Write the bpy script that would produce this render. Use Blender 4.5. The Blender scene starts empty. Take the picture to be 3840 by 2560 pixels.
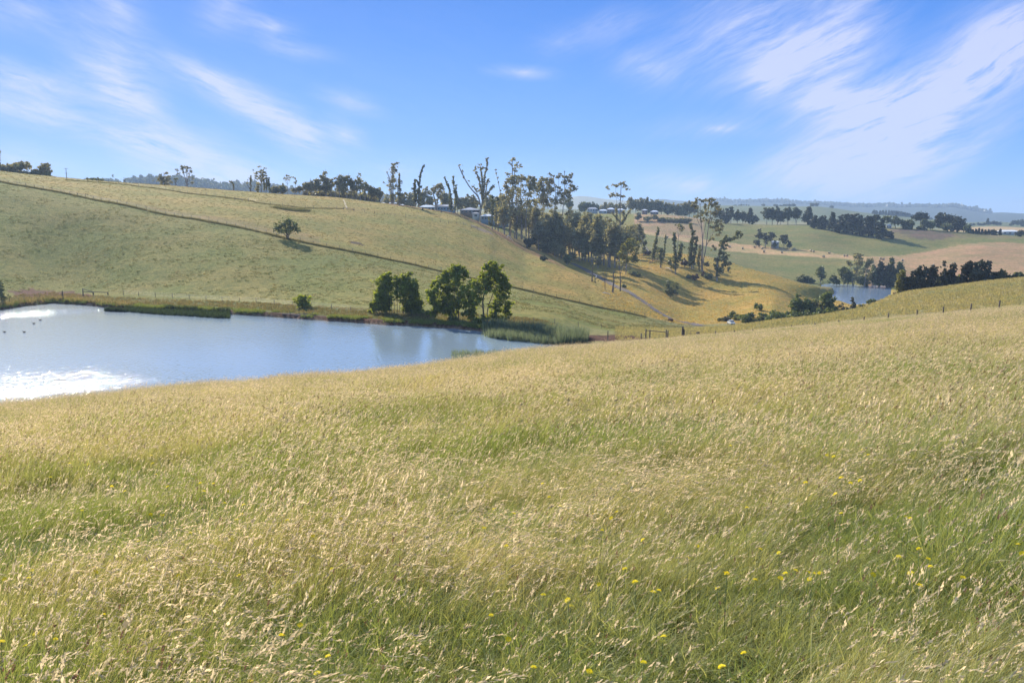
import bpy, math, random
import numpy as np
from mathutils import Vector, Matrix
random.seed(7); RNG = np.random.default_rng(7)
scene = bpy.context.scene
PI = math.pi
# ------------------------------------------------------------------ camera
FX = 3200.0; PITCH = math.radians(8.39); CP, SP = math.cos(PITCH), math.sin(PITCH)
cam = bpy.data.cameras.new('camera'); camo = bpy.data.objects.new('camera', cam)
scene.collection.objects.link(camo); scene.camera = camo
cam.sensor_width = 36.0; cam.lens = 30.0; cam.clip_start = 0.1; cam.clip_end = 40000
camo.location = (0, 0, 0); camo.rotation_euler = (math.pi/2 - PITCH, 0, 0)
# ------------------------------------------------------------------ light
SUN_AZ, SUN_EL = math.radians(-31), math.radians(29.5)
sd = Vector((math.sin(SUN_AZ)*math.cos(SUN_EL), math.cos(SUN_AZ)*math.cos(SUN_EL), math.sin(SUN_EL)))
sl = bpy.data.lights.new('sun', 'SUN'); sl.energy = 4.3; sl.angle = math.radians(0.55); sl.color = (1.0, 0.93, 0.80)
so = bpy.data.objects.new('sun', sl); scene.collection.objects.link(so)
so.rotation_euler = (-sd).to_track_quat('-Z', 'Y').to_euler(); so.location = (0, 0, 60)
scene.view_settings.view_transform = 'Standard'; scene.view_settings.look = 'None'
scene.view_settings.gamma = 1; scene.view_settings.use_curve_mapping = False
scene.view_settings.exposure = 0.8
scene.cycles.volume_bounces = 0; scene.cycles.max_bounces = 6; scene.cycles.transparent_max_bounces = 8
scene.cycles.use_denoising = True
scene.cycles.sample_clamp_direct = 0; scene.cycles.sample_clamp_indirect = 4

def px(u, v):
    """picture point (in 3840 x 2560 units) -> azimuth, slope z/R"""
    a = (u - 1920)/FX; b = (1280 - v)/FX
    y = CP + b*SP; z = b*CP - SP
    return math.atan2(a, y), z/math.hypot(a, y)
def s_at_az(az, v):
    a_y = math.tan(az); b = (1280 - v)/FX
    y = CP + b*SP; z = b*CP - SP
    return z/(y*math.hypot(1, a_y))
# ------------------------------------------------------------------ sky
world = bpy.data.worlds.new('World'); scene.world = world; world.use_nodes = True
nt = world.node_tree; nt.nodes.clear(); N = nt.nodes; L = nt.links
out = N.new('ShaderNodeOutputWorld'); bg = N.new('ShaderNodeBackground'); L.new(bg.outputs[0], out.inputs[0])
sky = N.new('ShaderNodeTexSky'); sky.sky_type = 'NISHITA'; sky.sun_disc = False
sky.sun_elevation = SUN_EL; sky.sun_rotation = SUN_AZ; sky.air_density = 1.0; sky.dust_density = 0.4; sky.ozone_density = 2.5
def mnode(op, a, b=None, clamp=False, tree=None):
    tree = tree or nt
    n = tree.nodes.new('ShaderNodeMath'); n.operation = op; n.use_clamp = clamp
    for i, q in enumerate((a, b)):
        if q is None: continue
        if isinstance(q, (int, float)): n.inputs[i].default_value = q
        else: tree.links.new(q, n.inputs[i])
    return n.outputs[0]
tc = N.new('ShaderNodeTexCoord'); sep = N.new('ShaderNodeSeparateXYZ'); L.new(tc.outputs['Generated'], sep.inputs[0])
azn = mnode('ARCTAN2', sep.outputs[0], sep.outputs[1]); eln = mnode('ARCSINE', sep.outputs[2])
comb = N.new('ShaderNodeCombineXYZ'); L.new(azn, comb.inputs[0]); L.new(eln, comb.inputs[1])
# cirrus: soft streak masks laid out by azimuth / elevation, broken up by stretched noise
CLOUDS = [(90,300,230,55,-14,.62),(140,420,260,70,-14,.62),(470,365,190,80,-26,.62),(430,230,210,150,-40,.40),(80,40,260,80,-5,.28),
 (530,530,190,70,-10,.72),(720,600,300,120,-14,.62),(900,680,260,90,-8,.55),(780,300,230,60,-24,.55),(990,420,280,80,-28,.62),(1130,510,170,80,-30,.5),
 (1290,510,110,60,-30,.5),(1320,385,150,45,-15,.33),(450,25,120,70,-40,.35),(840,25,130,90,40,.35),(1010,100,130,45,-10,.4),(1090,185,180,35,-8,.3),
 (1960,272,150,26,-3,.55),(2290,95,180,60,15,.28),(2420,250,190,80,-15,.26),(2780,110,380,170,18,.50),(3140,180,250,160,52,.75),(2900,240,210,110,25,.58),
 (2880,310,120,70,40,.5),(2700,480,320,60,3,.22),(2560,690,190,50,-4,.6),(2640,710,90,60,-50,.35),(2700,482,70,18,0,.4),
 (3560,340,560,170,38,.80),(3250,470,330,150,15,.66),(3120,380,200,70,0,.55),(3330,560,260,190,55,.60),(3000,640,290,100,12,.60),(3260,690,280,100,12,.60),
 (3780,170,220,110,28,.75),(3640,560,300,60,28,.35),(2100,160,140,60,10,.18),(1500,640,220,60,0,.18),(60,610,240,90,-12,.30)]
acc = None
for (cu, cv, rx, ry, rot, amp) in CLOUDS:
    caz, cs = px(cu, cv); cel = math.atan(cs)
    mp = N.new('ShaderNodeMapping'); mp.vector_type = 'TEXTURE'
    mp.inputs['Location'].default_value = (caz, cel, 0); mp.inputs['Rotation'].default_value = (0, 0, math.radians(rot))
    mp.inputs['Scale'].default_value = (rx/FX*1.35, ry/FX*1.5, 1)
    L.new(comb.outputs[0], mp.inputs[0])
    g = N.new('ShaderNodeTexGradient'); g.gradient_type = 'QUADRATIC_SPHERE'; L.new(mp.outputs[0], g.inputs[0])
    t = mnode('MULTIPLY', g.outputs['Fac'], amp*2.9)
    acc = t if acc is None else mnode('ADD', acc, t)
def wisp(rot, sx, sy, seed):
    w = N.new('ShaderNodeTexNoise'); w.inputs['Scale'].default_value = 5; w.inputs['Detail'].default_value = 3
    L.new(comb.outputs[0], w.inputs['Vector'])
    va = N.new('ShaderNodeVectorMath'); va.operation = 'MULTIPLY_ADD'; va.inputs[1].default_value = (.07, .05, 0)
    L.new(w.outputs['Color'], va.inputs[0]); L.new(comb.outputs[0], va.inputs[2])
    mp = N.new('ShaderNodeMapping'); mp.vector_type = 'TEXTURE'; mp.inputs['Rotation'].default_value = (0, 0, math.radians(rot))
    mp.inputs['Scale'].default_value = (sx, sy, 1); mp.inputs['Location'].default_value = (seed, seed, 0); L.new(va.outputs[0], mp.inputs[0])
    n = N.new('ShaderNodeTexNoise'); n.inputs['Scale'].default_value = 1.0; n.inputs['Detail'].default_value = 12; n.inputs['Roughness'].default_value = .68
    L.new(mp.outputs[0], n.inputs['Vector']); return n.outputs['Fac']
wl = wisp(-20, .13, .030, 3.1); wr = wisp(30, .14, .028, 7.7)
side = mnode('MULTIPLY', azn, 6.0); side = mnode('ADD', side, .3, clamp=True)
mixn = N.new('ShaderNodeMix'); L.new(side, mixn.inputs[0]); L.new(wl, mixn.inputs[2]); L.new(wr, mixn.inputs[3])
fin = N.new('ShaderNodeMix'); L.new(side, fin.inputs[0]); L.new(wisp(-16, .050, .0075, 1.3), fin.inputs[2]); L.new(wisp(24, .055, .0080, 5.9), fin.inputs[3])
w2 = mnode('MULTIPLY', fin.outputs[0], .42); w1 = mnode('MULTIPLY', mixn.outputs[0], .58); wn = mnode('ADD', w1, w2)
wn = mnode('SUBTRACT', wn, .355); wn = mnode('MULTIPLY', wn, 2.5, clamp=True)
base_c = mnode('ADD', acc, .05)
cl = mnode('MULTIPLY', base_c, wn)
cl = mnode('MULTIPLY', cl, 1.0); cl = mnode('MINIMUM', cl, .72)
ST = .085
def ramp_el(stops):
    r = N.new('ShaderNodeValToRGB'); e = mnode('MULTIPLY', eln, 2.0, clamp=True); L.new(e, r.inputs[0])
    while len(r.color_ramp.elements) < len(stops): r.color_ramp.elements.new(.5)
    for el_, (p_, c_) in zip(r.color_ramp.elements, stops): el_.position = p_; el_.color = (*c_, 1)
    return r.outputs[0]
SKYK = .58/ST   # displayed colour -> radiance at this exposure
blue = ramp_el([(0.0, (.33,.63,1.08)), (.04, (.26,.56,1.10)), (.16, (.125,.39,1.04)), (.46, (.04,.235,.84)), (1.0, (.05,.18,.60))])
bs = N.new('ShaderNodeVectorMath'); bs.operation = 'SCALE'; L.new(blue, bs.inputs[0]); bs.inputs[3].default_value = SKYK
# the clear blue of the lower sky passes into the physical sky higher up
up = mnode('SUBTRACT', eln, .25); up = mnode('MULTIPLY', up, 3.2, clamp=True); up = mnode('MULTIPLY', up, .9); up = mnode('ADD', up, .06)
m1 = N.new('ShaderNodeMix'); m1.data_type = 'RGBA'; L.new(up, m1.inputs[0]); L.new(bs.outputs[0], m1.inputs[6]); sc2 = N.new('ShaderNodeVectorMath'); sc2.operation = 'SCALE'; sc2.inputs[3].default_value = 1.75; L.new(sky.outputs[0], sc2.inputs[0]); L.new(sc2.outputs[0], m1.inputs[7])
m2 = N.new('ShaderNodeMix'); m2.data_type = 'RGBA'; L.new(cl, m2.inputs[0]); L.new(m1.outputs[2], m2.inputs[6]); m2.inputs[7].default_value = (.80*SKYK, .82*SKYK, 1.04*SKYK, 1)
L.new(m2.outputs[2], bg.inputs[0]); bg.inputs[1].default_value = ST
world.cycles.sampling_method = 'MANUAL'; world.cycles.sample_map_resolution = 512
# ------------------------------------------------------------------ terrain
# The land is described by contour-like lines (valley floors, crests, banks); between them it is interpolated
# radially from the viewpoint hill. Each entry: (u, R metres, v) or (u, R, ('z', height)).
WATER = -20.0; WATER2 = -36.6
FARSHORE = [(-900,1150),(0,1165),(96,1148),(201,1138),(300,1143),(392,1153),(583,1166),(861,1179),(1169,1200),(1432,1218),(1700,1232),(1810,1244),(1900,1252),(2000,1262),(2060,1276),(2110,1292)]
NEARSHORE = [(-900,80),(0,84),(608,90),(1300,100),(1725,110),(1938,119),(2040,126),(2100,130)]
def az_of_u(u, v=1000): return px(u, v)[0]
fs_az = np.array([px(u, v)[0] for u, v in FARSHORE]); fs_R = np.array([WATER/px(u, v)[1] for u, v in FARSHORE])
ns_az = np.array([px(u, 1400)[0] for u, _ in NEARSHORE]); ns_R = np.array([r for _, r in NEARSHORE], float)
Z = lambda z: ('z', z)
FB = [(u, WATER/px(u, v)[1] + 2.6, Z(-19.25)) for u, v in FARSHORE[:-1]]
FB2 = [(u, WATER/px(u, v)[1] + 14, Z(-18.7)) for u, v in FARSHORE[:-1]]
MF = [(-900,540),(0,682),(263,730),(440,765),(622,806),(885,851),(1077,896),(1370,954),(1655,1019),(1916,1076),(2087,1117),(2303,1164),(2418,1189)]
LINES = [
 [(-900,53,1590),(0,55,1522),(276,57,1492),(608,60,1453),(940,63,1426),(1300,66,1398),(1512,70,1380),(1725,75,1350),(1938,85,1312),(2100,92,1298),(2314,100,1279),(2559,108,1264),(2750,112,1247),(2980,115,1225),(3240,114,1200),(3435,110,1182),(3745,105,1156),(3840,103,1150),(4700,98,1090)],
 [(-900,80,Z(-20.3)),(0,84,Z(-20.3)),(608,90,Z(-20.3)),(1300,100,Z(-20.3)),(1725,110,Z(-20.2)),(1938,118,Z(-20.1)),(2065,124,Z(-19.8)),(2300,126,Z(-19.6)),(2559,128,1262),(2750,132,1243),(2980,138,1216),(3240,140,1180),(3435,140,1160),(3745,130,1138),(3840,128,1132),(4700,120,1070)],
 FB + [(2200,140,1268),(2300,140,1264),(2559,145,1252),(2750,150,1236),(2980,160,1198),(3240,165,1166),(3435,170,1130),(3745,170,1092),(3840,170,1083),(4700,170,1030)],
 FB2 + [(2300,165,1243),(2559,175,1238),(2750,185,1226),(2900,185,1204),(3092,190,1180),(3240,195,1157),(3345,208,1108),(3400,215,1092),(3600,228,1068),(3840,235,1040),(4700,240,1000)],
 [(u, (255+max(0,(1100-u))*.04)/math.cos(px(u, v)[0]), v) for u, v in MF] + [(2560,262,1218),(2750,268,1212),(2900,275,Z(-33.5)),(3092,285,Z(-34.6)),(3240,300,Z(-35.6)),(3345,320,Z(-36)),(3450,330,Z(-34)),(3600,340,Z(-34)),(3840,350,Z(-32)),(4700,350,Z(-30))],
 [(-900,470,500),(0,465,648),(100,463,657),(250,460,672),(400,455,683),(600,450,697),(850,446,716),(1000,443,725),(1270,446,741),(1400,446,757),(1600,440,781),(1720,432,802),(1800,425,832),(1850,420,858),(1900,412,885),(1968,400,928),(2029,385,955),(2121,360,1001),(2169,345,1026),(2220,330,1058),(2299,305,1100),(2345,290,1134),(2387,277,1157),(2560,300,1190),(2750,330,1160),(2900,330,1132),(3092,362,Z(-37.2)),(3240,362,Z(-37.2)),(3345,362,Z(-37.2)),(3450,400,Z(-36)),(3600,420,Z(-35)),(3840,430,Z(-33)),(4700,430,Z(-31))],
 [(-900,530,Z(26)),(0,530,Z(15)),(700,500,Z(4)),(1400,500,Z(0)),(1600,480,Z(-1)),(1750,470,Z(-3)),(1850,455,Z(-5.5)),(1900,450,Z(-8)),(2029,412,946),(2121,388,1000),(2220,357,1045),(2299,330,1082),(2345,318,1098),(2387,306,1118),(2560,340,1148),(2750,372,1108),(2900,362,1086),(3092,400,Z(-37.6)),(3240,410,Z(-38)),(3345,410,Z(-37.5)),(3450,450,Z(-36)),(3600,450,Z(-35)),(3840,455,Z(-33)),(4700,455,Z(-31))],
 [(-900,620,Z(18)),(0,620,Z(12)),(700,620,Z(3)),(1400,560,Z(0.5)),(1600,540,Z(0.5)),(1750,520,801),(1900,520,835),(2029,500,880),(2121,500,905),(2220,490,915),(2345,480,935),(2400,475,948),(2551,465,950),(2653,460,960),(2740,450,988),(2850,430,1019),(2950,415,1045),(3030,405,1068),(3080,400,1084),(3150,458,Z(-37)),(3240,460,Z(-37)),(3345,455,Z(-37)),(3450,480,Z(-36)),(3600,480,Z(-35)),(3840,480,Z(-33)),(4700,480,Z(-31))],
 [(-900,800,Z(10)),(0,800,Z(8)),(1400,700,Z(1)),(1750,600,795),(1900,600,820),(2100,600,868),(2345,590,900),(2400,540,Z(-19.5)),(2551,510,Z(-22.6)),(2740,500,Z(-28)),(2850,490,Z(-32.5)),(2950,470,Z(-35)),(3080,470,Z(-36.3)),(3150,478,Z(-36.2)),(3345,478,Z(-36)),(3450,520,Z(-35)),(3600,520,Z(-34)),(3840,520,Z(-32)),(4700,520,Z(-30))],
 [(-900,900,Z(8)),(0,900,Z(6)),(1400,800,Z(1)),(1750,700,800),(1900,700,815),(2100,700,845),(2345,680,868),(2423,640,878),(2530,620,899),(2622,610,917),(2730,600,945),(2850,590,951),(2900,588,954),(3100,580,966),(3160,578,972),(3300,570,985),(3400,570,1000),(3600,560,1005),(3840,560,1010),(4700,560,1010)],
 [(-900,950,Z(8)),(0,950,Z(6)),(1400,850,Z(1)),(1750,740,799),(1900,740,810),(2100,740,820),(2345,730,842),(2423,665,870),(2530,650,888),(2663,645,901),(2730,640,912),(2850,634,920),(2900,630,930),(3036,625,936),(3180,620,958),(3300,620,966),(3429,650,954),(3500,668,940),(3575,690,924),(3644,700,908),(3736,710,908),(3840,710,915),(4700,710,930)],
 [(-900,1000,Z(8)),(0,1000,Z(6)),(1400,1000,Z(0)),(1750,800,798),(1900,800,803),(2100,800,802),(2345,800,802),(2423,800,803),(2560,800,808),(2680,795,835),(2849,790,843),(3030,790,843),(3180,790,847),(3350,780,853),(3507,770,862),(3644,770,877),(3840,770,888),(4700,770,900)],
 [(-900,1200,Z(5)),(0,1200,Z(5)),(1400,1200,Z(-2)),(2000,1000,Z(0)),(2500,1000,Z(-1)),(2680,1100,Z(-28)),(3500,1100,Z(-28)),(3620,1200,868),(3840,1200,870),(4700,1200,870)],
 [(-900,2000,700),(0,2000,700),(300,2000,704),(430,2000,702),(574,2000,696),(717,2000,704),(837,2000,716),(1000,2000,722),(1200,2000,745),(1500,2000,765),(1900,2000,780),(2345,2200,790),(2500,2200,780),(2680,2200,770),(2785,2200,772),(3022,2200,775),(3075,2200,774),(3128,2200,781),(3207,2200,793),(3300,2200,804),(3429,2200,813),(3620,2200,836),(3736,2200,830),(3840,2200,839),(4700,2200,835)],
 [(-900,3500,Z(-20)),(1500,3500,Z(-30)),(4700,3500,Z(-60))],
 [(-900,5000,770),(0,5000,760),(1000,5000,770),(1600,5000,775),(1900,5000,772),(2050,5000,765),(2130,5000,742),(2169,5000,734),(2217,5000,738),(2274,5000,747),(2400,5000,757),(2440,5000,752),(2480,5000,745),(2516,5000,751),(2586,5000,755),(2691,5000,753),(2780,5000,758),(2866,5000,755),(2930,5000,757),(3000,5000,764),(3100,5000,766),(3180,5000,772),(3260,5000,774),(3328,5000,770),(3380,5000,777),(3432,5000,773),(3520,5000,776),(3580,5000,772),(3631,5000,784),(3703,5000,799),(3760,5000,796),(3840,5000,801),(4700,5000,800)],
 [(-900,6500,Z(-80)),(4700,6500,Z(-80))],
 [(-900,11000,Z(-120)),(4700,11000,Z(-120))],
]
# azimuth samples: fine inside the view, coarse behind
az_in = np.radians(np.arange(-34, 34.001, 0.15))
az_out = np.radians(np.concatenate([np.arange(-180, -36, 4.0), np.arange(-36, -34.1, .5)]))
AZ = np.concatenate([az_out, az_in, -az_out[::-1]])
nA = len(AZ); nL = len(LINES)
LR = np.zeros((nL, nA)); LZ = np.zeros((nL, nA))
azc = np.clip(AZ, math.radians(-41), math.radians(41))
for i, ln in enumerate(LINES):
    a = []; r = []; z = []
    for (u, R, q) in ln:
        vv = q if not isinstance(q, tuple) else None
        az = az_of_u(u, vv if vv is not None else 900); a.append(az); r.append(R)
        z.append(R*px(u, vv)[1] - (.36 if i == 0 else 0) if vv is not None else q[1]-(.2 if i == 1 else 0))
    LR[i] = np.interp(azc, a, r); LZ[i] = np.interp(azc, a, z)
def smooth(arr, sig):
    hw = int(3*sig)+1; k = np.arange(-hw, hw+1); w = np.exp(-k**2/(2*sig**2)); w /= w.sum()
    o = arr.copy(); m = (AZ > az_in[0]-1e-6) & (AZ < az_in[-1]+1e-6); seg = arr[m]
    o[m] = np.convolve(np.pad(seg, hw, 'edge'), w, 'valid'); return o
for i in range(nL):
    sg = {0:3, 5:1.2, 15:1.2, 3:3, 2:1.5, 7:3, 4:4, 6:6, 13:2}.get(i, 5)
    LR[i] = smooth(LR[i], sg); LZ[i] = smooth(LZ[i], sg)
# behind the camera the land blends to one even profile
fb = np.clip((np.abs(AZ) - math.radians(60))/math.radians(80), 0, 1)
for i in range(nL):
    mR, mZ = LR[i][[0, -1]].mean(), LZ[i][[0, -1]].mean()
    LR[i] = LR[i]*(1-fb) + mR*fb; LZ[i] = LZ[i]*(1-fb) + mZ*fb
for i in range(1, nL): LR[i] = np.maximum(LR[i], LR[i-1] + 2.0)
rows = np.concatenate([[0.4], np.geomspace(1.0, 9, 16), np.arange(10, 100, 1.0), np.arange(100, 215, 0.75), np.geomspace(215, 520, 90)[0:], np.geomspace(524, 900, 64), np.geomspace(915, 11000, 80)])
rows = np.unique(rows); nR = len(rows)
def pchip_eval(x, y, d0, xq):
    h = np.diff(x); m = np.diff(y)/h
    d = np.zeros_like(y)
    s = (np.sign(m[:-1])*np.sign(m[1:])) > 0
    w1 = 2*h[1:]+h[:-1]; w2 = h[1:]+2*h[:-1]
    with np.errstate(divide='ignore', invalid='ignore'):
        hm = (w1+w2)/(w1/m[:-1]+w2/m[1:])
    d[1:-1] = np.where(s, hm, 0); d[0] = d0; d[-1] = m[-1]
    k = np.clip(np.searchsorted(x, xq) - 1, 0, len(h)-1)
    t = (xq - x[k])/h[k]
    return ((2*t**3-3*t**2+1)*y[k] + (t**3-2*t**2+t)*h[k]*d[k] + (-2*t**3+3*t**2)*y[k+1] + (t**3-t**2)*h[k]*d[k+1])
def vnoise(x, y, seed=0):
    """cheap value noise"""
    xi = np.floor(x).astype(int); yi = np.floor(y).astype(int); xf = x-xi; yf = y-yi
    def h(a, b):
        n = (a*374761393 + b*668265263 + seed*974711) & 0x7fffffff
        n = ((n ^ (n >> 13))*1274126177) & 0x7fffffff
        return ((n ^ (n >> 16)) & 0xffff)/65535.0
    sx = xf*xf*(3-2*xf); sy = yf*yf*(3-2*yf)
    return (h(xi, yi)*(1-sx)+h(xi+1, yi)*sx)*(1-sy) + (h(xi, yi+1)*(1-sx)+h(xi+1, yi+1)*sx)*sy
GZ = np.zeros((nR, nA)); GW = np.zeros((nR, nA))
FSR = np.interp(AZ, fs_az, fs_R); NSR = np.interp(AZ, ns_az, ns_R)
FSR = FSR + 0.9*(vnoise(AZ*160, AZ*0, 5)-.5) + 0.5*(vnoise(AZ*420, AZ*0, 6)-.5)
inpond = (AZ > math.radians(-60)) & (AZ < fs_az[-1])
for j in range(nA):
    rg, zg = LR[0, j], LZ[0, j]
    b = 1.65/rg**2; a = -(zg + 1.65 + b*rg*rg)/rg
    near = rows <= rg
    GZ[near, j] = -1.65 - a*rows[near] - b*rows[near]**2
    GZ[~near, j] = pchip_eval(LR[:, j], LZ[:, j], -a-2*b*rg, rows[~near])
    GW[:, j] = np.interp(rows, np.concatenate([[0], LR[:, j]]), np.arange(nL+1))   # 1 = line 0 ...
RR, AA = np.meshgrid(rows, AZ, indexing='ij'); GX = RR*np.sin(AA); GY = RR*np.cos(AA)
und = (vnoise(GX/14, GY/14, 1)-.5)*.5 + (vnoise(GX/5, GY/5, 2)-.5)*.16
amp = np.clip((RR-12)/60, 0, 1)*np.where(RR < 900, 1, 0); amp = amp*np.where((GW > 2.6) & (GW < 4.2) & (AA < fs_az[-1]), .25, 1)*np.where(np.abs(GW-1) < .25, .3, 1)
GZ += und*amp
GZ += (vnoise(GX/2.3, GY/2.3, 3)-.5)*.07*np.clip(RR/10, 0, 1)*(RR < 120)
# the big pond, with a low cut bank along its far shore
for j in range(nA):
    if not inpond[j]: continue
    rf, rn = FSR[j], NSR[j]; d = np.minimum(rows-rn, rf-rows); w = (d > 0)
    GZ[w, j] = np.minimum(GZ[w, j], WATER - .12 - np.minimum(1.6, d[w]*.3))
    o = (rows >= rf) & (rows < rf+12); e = rows[o]-rf
    hb = WATER + np.clip(e/0.9, 0, 1)*(.45 + .5*vnoise(np.full(1, AZ[j]*90), np.zeros(1), 9)[0]) 
    GZ[o, j] = np.where(e < 3.0, hb*(1-e/3.0)**1 + GZ[o, j]*(e/3.0), GZ[o, j])
# small far pond
P2 = [(3080,1066),(3110,1062),(3200,1061),(3300,1064),(3344,1078),(3343,1098),(3320,1120),(3270,1135),(3200,1145),(3120,1120),(3070,1085)]
p2 = np.array([(lambda a, s: (WATER2/s*math.sin(a), WATER2/s*math.cos(a)))(*px(u, v)) for u, v in P2])
def in_poly(x, y, poly):
    c = np.zeros(np.shape(x), bool); n = len(poly)
    for i in range(n):
        x1, y1 = poly[i]; x2, y2 = poly[(i+1) % n]
        if y1 == y2: continue
        cc = ((y1 > y) != (y2 > y)) & (x < (x2-x1)*(y-y1)/(y2-y1)+x1); c ^= cc
    return c
i2 = in_poly(GX, GY, p2) & (GZ < WATER2+1.3)
GZ[i2] = np.minimum(GZ[i2], WATER2-.5)
ring = (~i2) & in_poly(GX, GY, (p2-p2.mean(0))*1.25+p2.mean(0)); GZ[ring] = np.maximum(GZ[ring], WATER2+.3)

def height(x, y):
    x = np.asarray(x, float); y = np.asarray(y, float)
    r = np.hypot(x, y); a = np.arctan2(x, y)
    i = np.clip(np.searchsorted(rows, r)-1, 0, nR-2); j = np.clip(np.searchsorted(AZ, a)-1, 0, nA-2)
    t = np.clip((r-rows[i])/(rows[i+1]-rows[i]), 0, 1); s = np.clip((a-AZ[j])/(AZ[j+1]-AZ[j]), 0, 1)
    return (GZ[i, j]*(1-t)+GZ[i+1, j]*t)*(1-s) + (GZ[i, j+1]*(1-t)+GZ[i+1, j+1]*t)*s
def at(u, v, rmin=3.0, rmax=13000.):
    """the ground seen at a picture point (first surface beyond rmin)"""
    az, s = px(u, v)
    j = int(np.clip(np.searchsorted(AZ, az)-1, 0, nA-2)); f = (az-AZ[j])/(AZ[j+1]-AZ[j])
    prof = (GZ[:, j]*(1-f)+GZ[:, j+1]*f)/rows
    ok = (rows >= rmin) & (rows <= rmax); idx = np.where(ok)[0]
    hit = idx[prof[idx] >= s]
    if len(hit) == 0: k = idx[np.argmax(prof[idx])]; R = rows[k]
    else:
        k = hit[0]
        if k > idx[0]:
            p0, p1 = prof[k-1], prof[k]; t = (s-p0)/(p1-p0) if p1 != p0 else 0; R = rows[k-1]+(rows[k]-rows[k-1])*t
        else: R = rows[k]
    x, y = R*math.sin(az), R*math.cos(az)
    return Vector((x, y, float(height(x, y))))
def atR(u, R, v=900):
    az = px(u, v)[0]; x, y = R*math.sin(az), R*math.cos(az)
    return Vector((x, y, float(height(x, y))))

# ground colour: what grows or lies where (fields, dry strips, bare soil)
U_of = lambda az, v=950: 1920 + FX*np.tan(az)*(CP + (1280-v)/FX*SP)
UU = U_of(AA)
col = np.zeros((nR, nA, 3))
def setc(mask, c): col[mask] = c
C_FG=(.17,.15,.055); C_HILL=(.250,.238,.066); C_HILL2=(.285,.252,.070); C_GOLD=(.42,.30,.082); C_TAN=(.52,.36,.20); C_GREEN=(.225,.22,.085)
C_BROWN=(.42,.28,.165); C_RED=(.115,.055,.036); C_DRY=(.36,.27,.12); C_FAR=(.14,.15,.07); C_FOREST=(.05,.065,.04); C_STRIP=(.27,.245,.11)
w = GW
setc(w >= 0, C_FG); setc(w > 1.5, C_STRIP)
lf = AA < fs_az[-1]
setc((w > 2) & (w < 3) & lf, (.09, .06, .035)); setc((w >= 2.95) & (w < 4.2) & lf, (.155, .165, .05))
setc((w >= 3.9) & (w < 5), C_HILL)
setc((w >= 5) & (w < 6), C_HILL2)
rt = (UU > 2430)
setc((w >= 3) & (w < 5) & rt, C_STRIP)
setc((w >= 3.55) & (w < 4.6) & (UU > 3260), (.33, .27, .12))
setc((w >= 5) & (w < 8) & (UU > 2030), C_GOLD)
setc((w >= 5.9) & (w < 8) & (UU <= 2030), C_DRY); setc((w >= 6.6) & (w < 8) & (UU <= 1950), C_HILL)
setc((w >= 5.2) & (w < 6.05) & (UU > 3085), C_STRIP)
setc((w >= 8) & (w < 10), C_GREEN); setc((w >= 10) & (w < 11) & (UU > 2380), C_TAN)
setc((w >= 8) & (w < 10) & (UU < 2380), C_DRY)
setc((w >= 11) & (w < 12), C_GREEN); setc((w >= 11.5) & (w < 12) & (UU > 3330), (.23, .20, .10))
setc((w >= 11) & (w < 12) & (UU < 2640) , C_BROWN); setc((w >= 10) & (w < 12) & (UU < 2380), C_HILL)
setc((w >= 9) & (w < 11) & (UU > 3250), C_BROWN)
setc((w >= 12) & (w < 13), C_GREEN); setc((w >= 12.9) & (w < 13.4) & (UU > 3550), C_TAN); setc((w >= 13.4) & (w < 14.5), (.16, .18, .09))
setc((w >= 13.4) & (w < 15) & (UU < 1500), C_FOREST); setc(w >= 14.5, (.12, .14, .08)); setc(w >= 15.3, C_FOREST)
setc((w >= 15.3) & (UU > 2080) & (UU < 2420), (.30, .28, .16))
def az_blur(mask, sig):
    hw = int(3*sig); k = np.arange(-hw, hw+1); ww = np.exp(-k**2/(2*sig**2)); ww /= ww.sum()
    for ch in range(3):
        b_ = np.apply_along_axis(lambda r_: np.convolve(np.pad(r_, hw, 'edge'), ww, 'valid'), 1, col[..., ch])
        col[..., ch] = np.where(mask, b_, col[..., ch])
az_blur((w > 3) & (w < 9) & (UU > 1900), 7)
# yellower bands across the near hill, beyond its fence
bandn = vnoise(AA*7, w*4.5, 21)
mh = (w >= 5) & (w < 6) & (UU < 2030)
col[mh] = col[mh]*(1-.55*bandn[mh, None]) + np.array((.46, .33, .10))*(.55*bandn[mh, None])
ms = (w >= 5.86) & (w < 6.1) & (UU > 1450) & (UU < 2120); col[ms] = (.33, .20, .09)
ms = (w >= 5.0) & (w < 5.10) & (UU < 1200); col[ms] = (.30, .235, .085)
# red banks and bare soil
RED = [(2225,1266,4,C_RED),(2275,1266,4.5,C_RED),(2320,1268,4,C_RED),(2370,1271,3,C_RED),(200,1112,7,(.17,.085,.06)),(130,1100,5,(.17,.085,.06)),(260,1115,5,(.17,.085,.06)),(430,1142,4,(.17,.07,.045)),(400,1138,3,(.17,.07,.045)),
       (1810,862,5,(.28,.23,.17)),(1095,789,2.2,(.09,.08,.05)),(1115,787,2.4,(.09,.08,.05)),(1135,788,2.2,(.09,.08,.05)),(1070,785,2,(.09,.08,.05)),(1335,912,2.5,(.10,.07,.06)),(3430,870,16,(.17,.13,.10)),(3500,875,16,(.17,.13,.10)),(3480,888,12,(.2,.14,.11))]
for (u, v, rad, c) in RED:
    p = at(u, v, 100); d = np.hypot(GX-p.x, GY-p.y) + 3*(vnoise(GX/2, GY/2, 8)-.5)*rad/6
    m = d < rad; col[m] = c
for j in range(nA):
    if inpond[j]:
        o = (rows > FSR[j]-.8) & (rows < FSR[j] + 1.3 + 1.6*vnoise(np.full(1, AZ[j]*70), np.zeros(1), 11)[0]); col[o, j] = C_RED
        o = (rows > FSR[j]-.6) & (rows < FSR[j]+.2); col[o, j] = (.30, .22, .17)
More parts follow.
